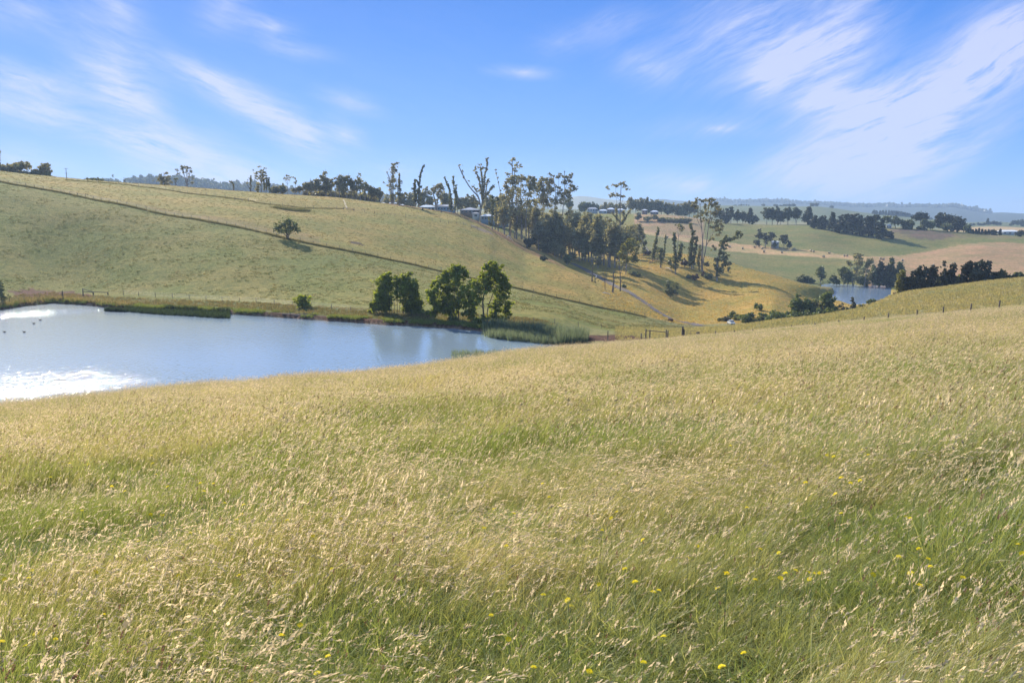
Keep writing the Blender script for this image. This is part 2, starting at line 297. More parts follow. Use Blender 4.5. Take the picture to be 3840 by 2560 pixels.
col *= (.93 + .14*vnoise(GX/30, GY/30, 31))[..., None]

def mesh_from(name, verts, faces, mat=None, smooth_=True, cols=None, cname='tint'):
    me = bpy.data.meshes.new(name)
    verts = np.asarray(verts, np.float32).reshape(-1, 3); faces = np.asarray(faces, np.int32)
    k = faces.shape[1]
    me.vertices.add(len(verts)); me.vertices.foreach_set('co', verts.ravel())
    me.loops.add(faces.size); me.loops.foreach_set('vertex_index', faces.ravel())
    me.polygons.add(len(faces)); me.polygons.foreach_set('loop_start', np.arange(0, faces.size, k, dtype=np.int32))
    me.polygons.foreach_set('loop_total', np.full(len(faces), k, np.int32))
    if smooth_: me.polygons.foreach_set('use_smooth', np.ones(len(faces), bool))
    me.update(calc_edges=True)
    if cols is not None:
        at_ = me.color_attributes.new(cname, 'FLOAT_COLOR', 'POINT')
        c4 = np.ones((len(verts), 4), np.float32); c4[:, :3] = cols; at_.data.foreach_set('color', c4.ravel())
    if mat is not None: me.materials.append(mat)
    return me
def obj(name, me, parent=None, loc=None, **props):
    o = bpy.data.objects.new(name, me); scene.collection.objects.link(o)
    if parent is not None: o.parent = parent
    if loc is not None: o.location = loc
    for k, v_ in props.items(): o[k] = v_
    return o

def mat_new(name):
    m = bpy.data.materials.new(name); m.use_nodes = True; t = m.node_tree; t.nodes.clear()
    o = t.nodes.new('ShaderNodeOutputMaterial'); return m, t, o
def nd(t, typ, **kw):
    n = t.nodes.new(typ)
    for k, v_ in kw.items():
        if k.startswith('_'): setattr(n, k[1:], v_)
        else: n.inputs[k.replace('__', ' ')].default_value = v_
    return n
def ground_material():
    m, t, o = mat_new('pasture')
    b = nd(t, 'ShaderNodeBsdfPrincipled', Roughness=.95); b.inputs['Specular IOR Level'].default_value = .15
    t.links.new(b.outputs[0], o.inputs[0])
    a = nd(t, 'ShaderNodeAttribute', _attribute_name='tint')
    g = nd(t, 'ShaderNodeNewGeometry')
    n1 = nd(t, 'ShaderNodeTexNoise', Scale=.055, Detail=6.0, Roughness=.6); n2 = nd(t, 'ShaderNodeTexNoise', Scale=.55, Detail=6.0, Roughness=.7)
    n3 = nd(t, 'ShaderNodeTexNoise', Scale=2.2, Detail=4.0, Roughness=.7)
    for n in (n1, n2, n3): t.links.new(g.outputs['Position'], n.inputs['Vector'])
    def mr(x, lo, hi, tl, th):
        r = nd(t, 'ShaderNodeMapRange'); t.links.new(x, r.inputs[0])
        for i, q in enumerate((lo, hi, tl, th)): r.inputs[i+1].default_value = q
        return r.outputs[0]
    # drier, straw coloured patches over green ones
    mx = nd(t, 'ShaderNodeMix', _data_type='RGBA', _blend_type='MULTIPLY'); mx.inputs[0].default_value = 1
    t.links.new(a.outputs['Color'], mx.inputs[6])
    cr = nd(t, 'ShaderNodeMix', _data_type='RGBA'); t.links.new(mr(n1.outputs['Fac'], .38, .64, 0, 1), cr.inputs[0])
    cr.inputs[6].default_value = (.84, .93, .80, 1); cr.inputs[7].default_value = (1.22, 1.06, 1.08, 1); t.links.new(cr.outputs[2], mx.inputs[7])
    m2 = nd(t, 'ShaderNodeMix', _data_type='RGBA', _blend_type='MULTIPLY'); m2.inputs[0].default_value = 1
    t.links.new(mx.outputs[2], m2.inputs[6])
    c2 = nd(t, 'ShaderNodeMix', _data_type='RGBA'); t.links.new(mr(n2.outputs['Fac'], .34, .62, 0, 1), c2.inputs[0])
    c2.inputs[6].default_value = (.66, .72, .62, 1); c2.inputs[7].default_value = (1.18, 1.12, 1.08, 1); t.links.new(c2.outputs[2], m2.inputs[7])
    m3 = nd(t, 'ShaderNodeMix', _data_type='RGBA', _blend_type='MULTIPLY'); m3.inputs[0].default_value = 1
    t.links.new(m2.outputs[2], m3.inputs[6])
    c3 = nd(t, 'ShaderNodeMix', _data_type='RGBA'); t.links.new(mr(n3.outputs['Fac'], .3, .7, 0, 1), c3.inputs[0])
    c3.inputs[6].default_value = (.72, .76, .7, 1); c3.inputs[7].default_value = (1.2, 1.16, 1.1, 1); t.links.new(c3.outputs[2], m3.inputs[7])
    t.links.new(m3.outputs[2], b.inputs['Base Color'])
    bp = nd(t, 'ShaderNodeBump', Strength=.8, Distance=.5); bn = mnode('ADD', n2.outputs['Fac'], n3.outputs['Fac'], tree=t)
    t.links.new(bn, bp.inputs['Height']); t.links.new(bp.outputs[0], b.inputs['Normal'])
    return m
M_GROUND = ground_material()
V = np.stack([GX, GY, GZ], -1).reshape(-1, 3)
ii, jj = np.meshgrid(np.arange(nR-1), np.arange(nA-1), indexing='ij')
q = (ii*nA+jj).ravel(); F = np.stack([q, q+1, q+nA+1, q+nA], 1)[:, ::-1]
# close the full circle
q2 = np.arange(nR-1)*nA; F2 = np.stack([q2+nA-1, q2, q2+nA, q2+nA+nA-1], 1)[:, ::-1]
F = np.concatenate([F, F2])
# centre cap
cap_v = np.array([[0, 0, -1.65]]); ci = len(V); V = np.concatenate([V, cap_v])
k = np.arange(nA); capf = np.stack([np.full(nA, ci), (k+1) % nA, k, k], 1)
V0 = V; me = mesh_from('ground', V, F, M_GROUND, True, np.concatenate([col.reshape(-1, 3), [C_FG]]))
obj('ground', me, kind='structure')
capm = mesh_from('ground_cap', np.concatenate([V[:nA], V[ci:ci+1]]), np.stack([np.full(nA, nA), k, (k+1) % nA], 1)[:, ::-1], M_GROUND, True, np.tile(np.array(C_FG), (nA+1, 1)))
obj('footing_ground', capm, kind='structure')

# ------------------------------------------------------------------ water
COATW = .05
def water_material(name, scale, strength, rough, base, ripples=()):
    m, t, o = mat_new(name)
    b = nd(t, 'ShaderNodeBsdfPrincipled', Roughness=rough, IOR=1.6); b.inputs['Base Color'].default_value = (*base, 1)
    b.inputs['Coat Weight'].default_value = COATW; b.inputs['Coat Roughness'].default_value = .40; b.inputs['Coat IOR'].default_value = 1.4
    t.links.new(b.outputs[0], o.inputs[0]); g = nd(t, 'ShaderNodeNewGeometry')
    mp = nd(t, 'ShaderNodeMapping'); mp.inputs['Scale'].default_value = (1.15, .50, 1); mp.inputs['Rotation'].default_value = (0, 0, -.52); t.links.new(g.outputs['Position'], mp.inputs[0])
    n = nd(t, 'ShaderNodeTexNoise', Scale=scale, Detail=3.0, Roughness=.55); t.links.new(mp.outputs[0], n.inputs['Vector'])
    n2 = nd(t, 'ShaderNodeTexNoise', Scale=.035, Detail=2.0); t.links.new(g.outputs['Position'], n2.inputs['Vector'])
    r = nd(t, 'ShaderNodeMapRange'); t.links.new(n2.outputs['Fac'], r.inputs[0]); r.inputs[1].default_value = .4; r.inputs[2].default_value = .6; r.inputs[3].default_value = .55; r.inputs[4].default_value = 1.0
    s = mnode('MULTIPLY', r.outputs[0], strength, tree=t)
    for (cu, cv, rx, ry, k_) in ripples:      # gusts that roughen the surface in places
        az_, s_ = px(cu, cv); R_ = WATER/s_
        mp2 = nd(t, 'ShaderNodeMapping'); mp2.vector_type = 'TEXTURE'; mp2.inputs['Location'].default_value = (R_*math.sin(az_), R_*math.cos(az_), WATER); mp2.inputs['Rotation'].default_value = (0, 0, -az_); mp2.inputs['Scale'].default_value = (rx, ry, 5)
        t.links.new(g.outputs['Position'], mp2.inputs[0]); gr = nd(t, 'ShaderNodeTexGradient'); gr.gradient_type = 'SPHERICAL'; t.links.new(mp2.outputs[0], gr.inputs[0])
        wn_ = nd(t, 'ShaderNodeTexNoise', Scale=.9, Detail=5.0, Roughness=.8); t.links.new(g.outputs['Position'], wn_.inputs['Vector'])
        q_ = mnode('SUBTRACT', wn_.outputs['Fac'], .5, tree=t); q_ = mnode('MULTIPLY', q_, 2.2, tree=t); q_ = mnode('ADD', gr.outputs['Fac'], q_, tree=t); q_ = mnode('SUBTRACT', q_, .30, tree=t); q_ = mnode('MULTIPLY', q_, 2.6, clamp=True, tree=t)
        q_ = mnode('MULTIPLY', q_, k_, tree=t); s = mnode('ADD', s, q_, tree=t)
    if ripples:     # single facets that catch the sun
        sp = nd(t, 'ShaderNodeTexNoise', Scale=1.3, Detail=1.0); t.links.new(g.outputs['Position'], sp.inputs['Vector']); q_ = mnode('SUBTRACT', sp.outputs['Fac'], .60, tree=t); q_ = mnode('MULTIPLY', q_, 9.0, clamp=True, tree=t); q_ = mnode('MULTIPLY', q_, .5, tree=t); s = mnode('ADD', s, q_, tree=t)
    bp = nd(t, 'ShaderNodeBump', Distance=.12); t.links.new(s, bp.inputs['Strength']); t.links.new(n.outputs['Fac'], bp.inputs['Height']); t.links.new(bp.outputs[0], b.inputs['Normal'])
    return m
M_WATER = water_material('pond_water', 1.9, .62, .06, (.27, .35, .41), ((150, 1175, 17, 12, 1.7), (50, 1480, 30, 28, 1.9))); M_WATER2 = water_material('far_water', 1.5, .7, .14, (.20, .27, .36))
# outline of the pond surface reaches just under the banks
azs = [a for a in AZ if math.radians(-60) < a < fs_az[-1]]
farp = [((np.interp(a, AZ, FSR)+1.2), a) for a in azs]; nearp = [((np.interp(a, ns_az, ns_R)-2.0), a) for a in azs]
pv = [(r*math.sin(a), r*math.cos(a), WATER) for r, a in farp] + [(r*math.sin(a), r*math.cos(a), WATER) for r, a in nearp]
n_ = len(azs); pf = [[i, i+1, n_+i+1, n_+i] for i in range(n_-1)]
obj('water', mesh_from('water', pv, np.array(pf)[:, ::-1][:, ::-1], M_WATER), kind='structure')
c2_ = p2.mean(0); pp = (p2-c2_)*1.06+c2_; pv = [(*c2_, WATER2)] + [(x, y, WATER2) for x, y in pp]; n_ = len(pp)
pf = [[0, 1+i, 1+(i+1) % n_] for i in range(n_)]
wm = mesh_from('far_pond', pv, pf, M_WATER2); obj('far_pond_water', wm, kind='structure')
for o in scene.objects:
    if 'water' in o.name:
        me_ = o.data; me_.calc_loop_triangles()
        if me_.polygons[0].normal.z < 0: me_.flip_normals()
g0 = bpy.data.objects['ground'].data
if g0.polygons[5000].normal.z < 0: g0.flip_normals()
g0 = bpy.data.objects['footing_ground'].data
if g0.polygons[5].normal.z < 0: g0.flip_normals()
# ------------------------------------------------------------------ trees
def leaf_material(name, c, trans=.5, var=.35, warm=(1.25, 1.1, .6)):
    m, t, o = mat_new(name)
    a = nd(t, 'ShaderNodeAttribute', _attribute_name='tint'); oi = nd(t, 'ShaderNodeObjectInfo')
    r = nd(t, 'ShaderNodeMapRange'); t.links.new(oi.outputs['Random'], r.inputs[0]); r.inputs[3].default_value = 1-var*.6; r.inputs[4].default_value = 1+var*.6
    v1 = nd(t, 'ShaderNodeVectorMath', _operation='SCALE'); v1.inputs[0].default_value = c; t.links.new(r.outputs[0], v1.inputs[3])
    v2 = nd(t, 'ShaderNodeVectorMath', _operation='MULTIPLY'); t.links.new(v1.outputs[0], v2.inputs[0]); t.links.new(a.outputs['Color'], v2.inputs[1])
    d = nd(t, 'ShaderNodeBsdfDiffuse'); t.links.new(v2.outputs[0], d.inputs[0])
    v3 = nd(t, 'ShaderNodeVectorMath', _operation='MULTIPLY'); v3.inputs[1].default_value = warm; t.links.new(v2.outputs[0], v3.inputs[0])
    tr = nd(t, 'ShaderNodeBsdfTranslucent'); t.links.new(v3.outputs[0], tr.inputs[0])
    mx = nd(t, 'ShaderNodeMixShader'); mx.inputs[0].default_value = trans; t.links.new(d.outputs[0], mx.inputs[1]); t.links.new(tr.outputs[0], mx.inputs[2])
    gl = nd(t, 'ShaderNodeBsdfGlossy', Roughness=.5); gl.inputs[0].default_value = (.5, .5, .5, 1)
    m2_ = nd(t, 'ShaderNodeMixShader'); m2_.inputs[0].default_value = .09; t.links.new(mx.outputs[0], m2_.inputs[1]); t.links.new(gl.outputs[0], m2_.inputs[2])
    t.links.new(m2_.outputs[0], o.inputs[0]); return m
def bark_material(name, c1, c2, scale=1.2):
    m, t, o = mat_new(name); b = nd(t, 'ShaderNodeBsdfPrincipled', Roughness=.9); t.links.new(b.outputs[0], o.inputs[0])
    g = nd(t, 'ShaderNodeNewGeometry'); mp = nd(t, 'ShaderNodeMapping'); mp.inputs['Scale'].default_value = (1, 1, .25); t.links.new(g.outputs['Position'], mp.inputs[0])
    n = nd(t, 'ShaderNodeTexNoise', Scale=scale, Detail=5.0); t.links.new(mp.outputs[0], n.inputs['Vector'])
    mx = nd(t, 'ShaderNodeMix', _data_type='RGBA'); r = nd(t, 'ShaderNodeMapRange'); t.links.new(n.outputs['Fac'], r.inputs[0]); r.inputs[1].default_value = .4; r.inputs[2].default_value = .62
    t.links.new(r.outputs[0], mx.inputs[0]); mx.inputs[6].default_value = (*c1, 1); mx.inputs[7].default_value = (*c2, 1); t.links.new(mx.outputs[2], b.inputs['Base Color'])
    bp = nd(t, 'ShaderNodeBump', Strength=.6, Distance=.03); t.links.new(n.outputs['Fac'], bp.inputs['Height']); t.links.new(bp.outputs[0], b.inputs['Normal']); return m
ML = dict(gum=leaf_material('gum_leaves', (.34, .32, .17), .38), epi=leaf_material('regrowth_leaves', (.22, .235, .10), .35),
          dark=leaf_material('cypress_leaves', (.062, .072, .038), .2), wattle=leaf_material('wattle_leaves', (.235, .28, .035), .55, .12, (1.5, 1.35, .5)),
          bush=leaf_material('shrub_leaves', (.17, .21, .06), .4), yellow=leaf_material('light_leaves', (.22, .22, .06), .45), olive=leaf_material('olive_leaves', (.17, .20, .09), .4),
          red=leaf_material('russet_leaves', (.16, .09, .07), .3), pale=leaf_material('pale_leaves', (.13, .135, .08), .4), far=leaf_material('distant_leaves', (.125, .135, .07), .25))
MB = dict(gum=bark_material('gum_bark', (.22, .18, .15), (.46, .40, .34)), dark=bark_material('dark_bark', (.05, .04, .035), (.10, .08, .065)), dead=bark_material('dead_wood', (.09, .075, .065), (.2, .17, .15)),
          white=bark_material('bleached_wood', (.62, .56, .50), (.8, .75, .7)), brown=bark_material('fallen_brown_wood', (.25, .12, .07), (.4, .24, .15)))
def tube(pts, r0, r1, sides=6, wob=0.0, rng=None):
    pts = np.asarray(pts, float)
    if len(pts) > 2:   # smooth the polyline
        q = [pts[0]]
        for a, b, c in zip(pts[:-2], pts[1:-1], pts[2:]):
            q += [a*.25+b*.75, b*.75+c*.25] if True else []
        q.append(pts[-1]); pts = np.array(q)
    n = len(pts); tg = np.gradient(pts, axis=0); tg /= np.linalg.norm(tg, axis=1)[:, None]+1e-9
    ref = np.where(np.abs(tg[:, 2:3]) > .9, np.array([[1., 0, 0]]), np.array([[0, 0, 1.]]))
    s = np.cross(tg, ref); s /= np.linalg.norm(s, axis=1)[:, None]+1e-9; t_ = np.cross(tg, s)
    ln = np.concatenate([[0], np.cumsum(np.linalg.norm(np.diff(pts, axis=0), axis=1))]); f = ln/ln[-1]
    r = r0 + (r1-r0)*f**.8
    th = np.arange(sides)*2*PI/sides
    v = pts[:, None] + r[:, None, None]*(np.cos(th)[None, :, None]*s[:, None]+np.sin(th)[None, :, None]*t_[:, None])
    v = v.reshape(-1, 3); fc = []
    for i in range(n-1):
        for k_ in range(sides):
            fc.append((i*sides+k_, i*sides+(k_+1) % sides, (i+1)*sides+(k_+1) % sides, (i+1)*sides+k_))
    e = (n-1)*sides
    fc.append((e, e+1, e+2, e+3)); 
    if sides >= 6: fc.append((e, e+3, e+4, e+5))
    return v, np.array(fc)
def join(parts):
    vs, fs, o = [], [], 0
    for v, f in parts: vs.append(v); fs.append(f+o); o += len(v)
    return np.concatenate(vs), np.concatenate(fs)
def leaves(blobs, size, density, rng, clump=.30):
    size = size*1.12
    """blobs: (cx,cy,cz, rx,ry,rz, weight). small leaf sprays in clumps through each volume"""
    P = []; T = []
    for (cx, cy, cz, rx, ry, rz, wt) in blobs:
        area = (rx*ry*rz)**(2/3.)
        n = int(max(10, density*wt*area/(size*size)*15))
        k_ = max(6, int(n/38))
        d = rng.normal(size=(k_, 3)); d /= np.linalg.norm(d, axis=1)[:, None]; rad = rng.uniform(.1, 1, k_)**.45; rx, ry, rz = rx*1.22, ry*1.22, rz*1.18
        sc_ = d*rad[:, None]*(rx, ry, rz)*.92*rng.uniform(.7, 1.15, (k_, 1))
        idx = rng.integers(0, k_, n); sg = clump*(rx*ry*rz)**(1/3.)
        p = sc_[idx] + rng.normal(size=(n, 3))*sg*(.62, .62, .46)
        P.append(p + (cx, cy, cz))
        cb = .72+.56*rng.random(k_); T.append(cb[idx]*(.75+.5*rng.random(n)))
    B_ = np.array([b_[:7] for b_ in blobs], float)
    if len(B_) > 2:      # thin fill between neighbouring clumps so the crown reads as one
        n0 = sum(len(q_) for q_ in P); m_ = int(n0*.30); i_ = rng.integers(0, len(B_), m_); d_ = ((B_[:, None, :3]-B_[None, :, :3])**2).sum(-1); np.fill_diagonal(d_, 1e9)
        nn = np.argsort(d_, 1)[:, :3]; j_ = nn[i_, rng.integers(0, min(3, nn.shape[1]), m_)]; f_ = rng.uniform(.1, .9, (m_, 1)); okk = (d_[i_, j_] < (1.15*(B_[i_, 3]+B_[j_, 3]))**2)
        q_ = B_[i_, :3]*(1-f_)+B_[j_, :3]*f_ + rng.normal(size=(m_, 3))*B_[i_, 3:6]*.42; q_ = q_[okk]; P.append(q_); T.append(rng.uniform(.6, 1.2, len(q_)))
    p = np.concatenate(P); tt = np.concatenate(T); n = len(p)
    a = rng.normal(size=(n, 3)); a /= np.linalg.norm(a, axis=1)[:, None]; b = np.cross(a, rng.normal(size=(n, 3))); b /= np.linalg.norm(b, axis=1)[:, None]+1e-9
    s = 1.18*size*(.6+.8*rng.random(n))[:, None]; a = a*s*.5; b = b*s*.55
    v = np.stack([p-a, p+b, p+a, p-b], 1).reshape(-1, 3); f = np.arange(n*4).reshape(-1, 4)
    c = np.repeat(tt, 4)[:, None]*np.array([[1, 1, 1]])
    return v, f, c
ORD = 'leftmost second third fourth fifth sixth seventh eighth ninth tenth eleventh twelfth thirteenth fourteenth fifteenth sixteenth seventeenth eighteenth nineteenth twentieth'.split()
ORD += ['twenty-' + q_ for q_ in 'first second third fourth fifth sixth seventh eighth ninth'.split()] + ['thirtieth'] + ['thirty-' + q_ for q_ in 'first second third fourth fifth sixth seventh eighth ninth'.split()]
def ordinal_label(i, n, desc, where):
    if i == 0: return f'leftmost {desc} {where}'
    if i == n-1: return f'rightmost {desc} {where}'
    return f'{ORD[i]} {desc} from the left {where}'
def build_tree(name, label, cat, loc, az, limbs, blobs, leaf, bark, size, density, rng, group=None, limb_parts=True, clump=.3):
    root = bpy.data.objects.new(name, None); scene.collection.objects.link(root)
    root.location = loc; root.rotation_euler = (0, 0, -az); root['label'] = label; root['category'] = cat
    root.empty_display_size = 1
    if group: root['group'] = group
    if limbs:
        lm = [tube(p, r0, r1) for (p, r0, r1) in limbs]
        big = sorted(range(len(limbs)), key=lambda i: -limbs[i][1])
        tr = lm[big[0]]; obj('trunk', mesh_from('trunk', tr[0], tr[1], MB[bark]), root)
        rest = [lm[i] for i in big[1:]]
        if limb_parts and len(rest) <= 8:
            for q_ in rest: obj('limb', mesh_from('limb', q_[0], q_[1], MB[bark]), root)
        elif rest:
            v, f = join(rest); obj('limbs', mesh_from('limbs', v, f, MB[bark]), root)
    if blobs:
        v, f, c = leaves(blobs, size, density, rng, clump)
        obj('crown', mesh_from('crown', v, f, ML[leaf], False, c), root)
    return root
# --- crowns that are described by their silhouette parts (source: zoomed crops)
CROPS = dict(R3=(1400, 580, 4.704), R4=(1850, 580, 3.136), R5=(2250, 700, 3.92), R2=(850, 600, 3.92), R1=(0, 560, 4.9), R8=(3300, 750, 4.3556), R6=(2680, 730, 3.7935), C5=(2900, 650, 2.502), C3=(2100, 950, 2.6133), C2=(700, 550, 2.24), CW=(1300, 900, 2.352), S=(0, 0, 1))
def dec(tag, x, y): a, b, k_ = CROPS[tag]; return a+x/k_, b+y/k_
GROW = 1.0
def traced(tag, base, limbs, blobs, name, label, cat='tree', leaf='gum', bark='gum', rmin=100, R=None, size=.5, density=1.0, seed=1, group=None, clump=.3, flat=1.0, grow=1.0):
    rng = np.random.default_rng(seed); bu, bv = dec(tag, *base)
    loc = at(bu, bv, rmin, 560 if rmin < 450 else 900) if R is None else atR(bu, R, bv)
    az = px(bu, bv)[0]; Rr = math.hypot(loc.x, loc.y); k_ = Rr/FX/math.cos(az)*math.hypot(1, 0)   # metres per picture unit
    k_ = Rr*math.cos(az)/FX*1.0
    s_ = CROPS[tag][2]; m = lambda x, y: ((x-base[0])/s_*k_, (base[1]-y)/s_*k_)
    LM = []; ends = []
    for li, lb in enumerate(limbs):
        pts, w0 = lb[0], lb[1]; sl_ = lb[2] if len(lb) > 2 else 0
        mag = rng.normal(0, .16)
        P = []; y0 = 0
        if ends:
            fx_, fz_ = m(*pts[0]); c_ = min(ends, key=lambda e: (e[0]-fx_)**2+(e[2]-fz_)**2)
            if (c_[0]-fx_)**2+(c_[2]-fz_)**2 < (2.5)**2: y0 = c_[1]
        L0 = 0; prev = m(*pts[0])
        for p_ in pts:
            q_ = m(*p_); L0 += math.hypot(q_[0]-prev[0], q_[1]-prev[1]); prev = q_
            P.append((q_[0], y0+mag*L0*.8+rng.normal(0, .02)*L0, q_[1]))
        P[0] = (P[0][0], P[0][1], P[0][2]-(.4 if abs(P[0][2]) < .6 else 0))
        ends += P + [tuple((np.array(a_)+np.array(b_))/2) for a_, b_ in zip(P[:-1], P[1:])]
        LM.append((P, w0/s_*k_*.5, max(.05, w0/s_*k_*.20)))
        if sl_:
            r_ = sl_/s_*k_
            Q = np.array(P)
            for a_, b_ in zip(Q[:-1], Q[1:]):
                n_ = max(1, int(np.linalg.norm(b_-a_)/(r_*1.3)))
                for t_ in (np.arange(n_)+.5)/n_:
                    if b_[2]*t_+a_[2]*(1-t_) < 1.5: continue
                    c_ = a_*(1-t_)+b_*t_; rr = r_*rng.uniform(.6, 1.25); blobs = blobs + [('m', c_[0], c_[1], c_[2], rr, rr, rr*1.2, 1.0)]
    BL = []
    for b_ in blobs:
        if b_[0] == 'm': BL.append(b_[1:]); continue
        x, z = m(b_[0], b_[1]); rx, rz = b_[2]/s_*k_*grow, b_[3]/s_*k_*flat*grow; wt = b_[4] if len(b_) > 4 else 1.0
        yy = 0
        if ends: e = min(ends, key=lambda e: (e[0]-x)**2+(e[2]-z)**2); yy = e[1]
        BL.append((x, yy+rng.normal(0, .25)*rx, z, rx, (rx+rz)/2*rng.uniform(.8, 1.1), rz, wt))
    return build_tree(name, label, cat, loc, az, LM, BL, leaf, bark, size, density, rng, group, clump=clump)
# --- trees grown from a habit
def habit(kind, H, W, rng):
    limbs, blobs = [], []
    w = W/2
    if kind in ('gum', 'sparse'):
        ns = rng.integers(2, 4); 
        for i in range(ns):
            tx = w*rng.uniform(-.55, .55); ty = w*rng.uniform(-.5, .5); tz = H*rng.uniform(.80, .97)
            limbs.append(([(rng.normal(0, .3), rng.normal(0, .3), -.4), (tx*.25, ty*.25, H*.35), (tx*.6, ty*.6, H*.65), (tx, ty, tz)], .03*H*rng.uniform(.5, 1)*.6, .05))
        nb = 11 if kind == 'gum' else 7
        for i in range(nb):
            a = rng.uniform(0, 2*PI); rr = math.sqrt(rng.random())*w*.85; zz = H*(.98-.42*(rr/w)**2-rng.uniform(0, .30 if kind == 'gum' else .22))
            s_ = W*rng.uniform(.17, .28); x, y = rr*math.cos(a), rr*math.sin(a)
            blobs.append((x, y, zz-s_*.4, s_, s_, s_*.45, 1.0))
            l0 = limbs[rng.integers(0, ns)][0][2]; limbs.append(([l0, ((l0[0]+x)/2, (l0[1]+y)/2, (l0[2]+zz)/2-.3), (x, y, zz-s_*.5)], .008*H, .03))
        if kind == 'gum':
            for i in range(5): blobs.append((w*rng.uniform(-.6, .6), w*rng.uniform(-.5, .5), H*rng.uniform(.3, .7), W*.26, W*.26, H*.13, .5))
    elif kind == 'round':
        limbs.append(([(0, 0, -.4), (rng.normal(0, .3), rng.normal(0, .3), H*.35), (rng.normal(0, .5), rng.normal(0, .5), H*.8)], .022*H, .06))
        for i in range(3):
            a = rng.uniform(0, 2*PI); limbs.append(([(0, 0, H*.15), (w*.4*math.cos(a), w*.4*math.sin(a), H*.45), (w*.7*math.cos(a), w*.7*math.sin(a), H*.7)], .012*H, .04))
        for i in range(18):
            d = rng.normal(size=3); d /= np.linalg.norm(d); rr = rng.uniform(.35, .8)
            s_ = W*rng.uniform(.20, .32); blobs.append((d[0]*w*rr, d[1]*w*rr, H*.56+d[2]*H*.40*rr, s_, s_, max(s_*.8, H*.13), .8))
        blobs.append((0, 0, H*.86, W*.2, W*.2, H*.12, 1)); 
    elif kind == 'dome':
        limbs.append(([(0, 0, -.4), (0, 0, H*.35), (.2, .1, H*.7)], .035*H, .15))
        for i in range(26):
            a = rng.uniform(0, 2*PI); rr = math.sqrt(rng.random()); zt = H*(.12+.80*math.sqrt(max(0, 1-rr*rr*.9))*rng.uniform(.06, 1))
            s_ = W*rng.uniform(.18, .26); blobs.append((rr*w*.82*math.cos(a), rr*w*.82*math.sin(a), zt-s_*.2, s_, s_, max(s_*.9, H*.12), .8))
    elif kind == 'pine':
        limbs.append(([(0, 0, -.4), (0, 0, H*.4), (0, 0, H*.95)], .022*H, .05))
        for i in range(20):
            f = i/19; zz = H*(.16+.78*f); a = i*2.4; rr = w*(1-f)**.75*rng.uniform(.5, .8); s_ = W*(.27-.13*f)
            blobs.append((rr*math.cos(a), rr*math.sin(a), zz, s_, s_, s_*.9, 1.1))
        blobs.append((0, 0, H*.4, W*.25, W*.25, H*.25, .8))
    elif kind == 'bush':
        limbs.append(([(0, 0, -.2), (.1, 0, H*.3), (.1, .1, H*.7)], .03*H+.02, .03))
        for i in range(12):
            a = rng.uniform(0, 2*PI); rr = math.sqrt(rng.random()); s_ = W*rng.uniform(.20, .30)
            blobs.append((rr*w*.75*math.cos(a), rr*w*.75*math.sin(a), H*(.25+.55*rng.random()*(1-rr*.6)), s_, s_, min(s_, H*.35), .9))
    elif kind == 'epi':
        top = (w*rng.uniform(-.6, .6), 0, H*.98); limbs.append(([(0, 0, -.4), (rng.normal(0, .3), 0, H*.45), top], .022*H+.05, .06))
        limbs.append(([(0, 0, H*.45), (-top[0]*.6-.3, .3, H*.7), (-top[0]-.4, .4, H*.86)], .012*H+.03, .04))
        for f in np.linspace(.2, .96, 12): blobs.append((top[0]*f*f+rng.normal(0, w*.12), rng.normal(0, w*.2), H*f, w*.42*rng.uniform(.6, 1.2), w*.42, H*.06, 1.0))
        for f in (.55, .7, .82): blobs.append((-(top[0]+.3)*f, .3, H*f, w*.25, w*.25, H*.05, 1.0))
    elif kind == 'dead':
        top = (w*rng.uniform(-.3, .3), 0, H*.95); limbs.append(([(0, 0, -.3), (rng.normal(0, .2), 0, H*.5), top], .03*H, .05))
        for i in range(5):
            f = rng.uniform(.35, .75); d = rng.choice([-1, 1])*w*rng.uniform(.5, 1); limbs.append(([(top[0]*f, 0, H*f), (top[0]*f+d*.5, d*.3, H*(f+.1)), (top[0]*f+d, d*.4, H*min(1, f+rng.uniform(.15, .3)))], .010*H, .02))
    return limbs, blobs
def grow_group(items, kind, desc, where, group, name='gum_tree', cat='tree', leaf='gum', bark='gum', rmin=100, R=None, size=.5, density=.8, seed=0):
    """items: (tag, x, ytop, ybase, width[, kind[, leaf]])"""
    its = sorted(items, key=lambda q_: dec(q_[0], q_[1], 0)[0])
    for i, q_ in enumerate(its):
        tag, x, yt, yb, wd = q_[:5]; kd = q_[5] if len(q_) > 5 and q_[5] else kind; lf_ = q_[6] if len(q_) > 6 else leaf
        u, vb = dec(tag, x, yb); _, vt = dec(tag, x, yt); wd = wd/CROPS[tag][2]
        if R is None: loc = at(u, vb, rmin, 560 if rmin < 450 else 900)
        else: loc = atR(u, R, vb)
        az = px(u, vb)[0]; Rr = math.hypot(loc.x, loc.y)
        top = Rr*px(u, vt)[1]; H = max(.6, top-loc.z); W = wd*Rr*math.cos(az)/FX*1.0
        rng = np.random.default_rng(seed*1000+i)
        lm, bl = habit(kd, H, W, rng)
        sz = min(max(size, Rr/853*.9), H*.3) if Rr > 300 else size
        lab = ordinal_label(i, len(its), desc, where)
        build_tree(name, lab, cat, loc, az, lm, bl, lf_, bark, sz, density, rng, group if len(its) > 1 else None, limb_parts=False)
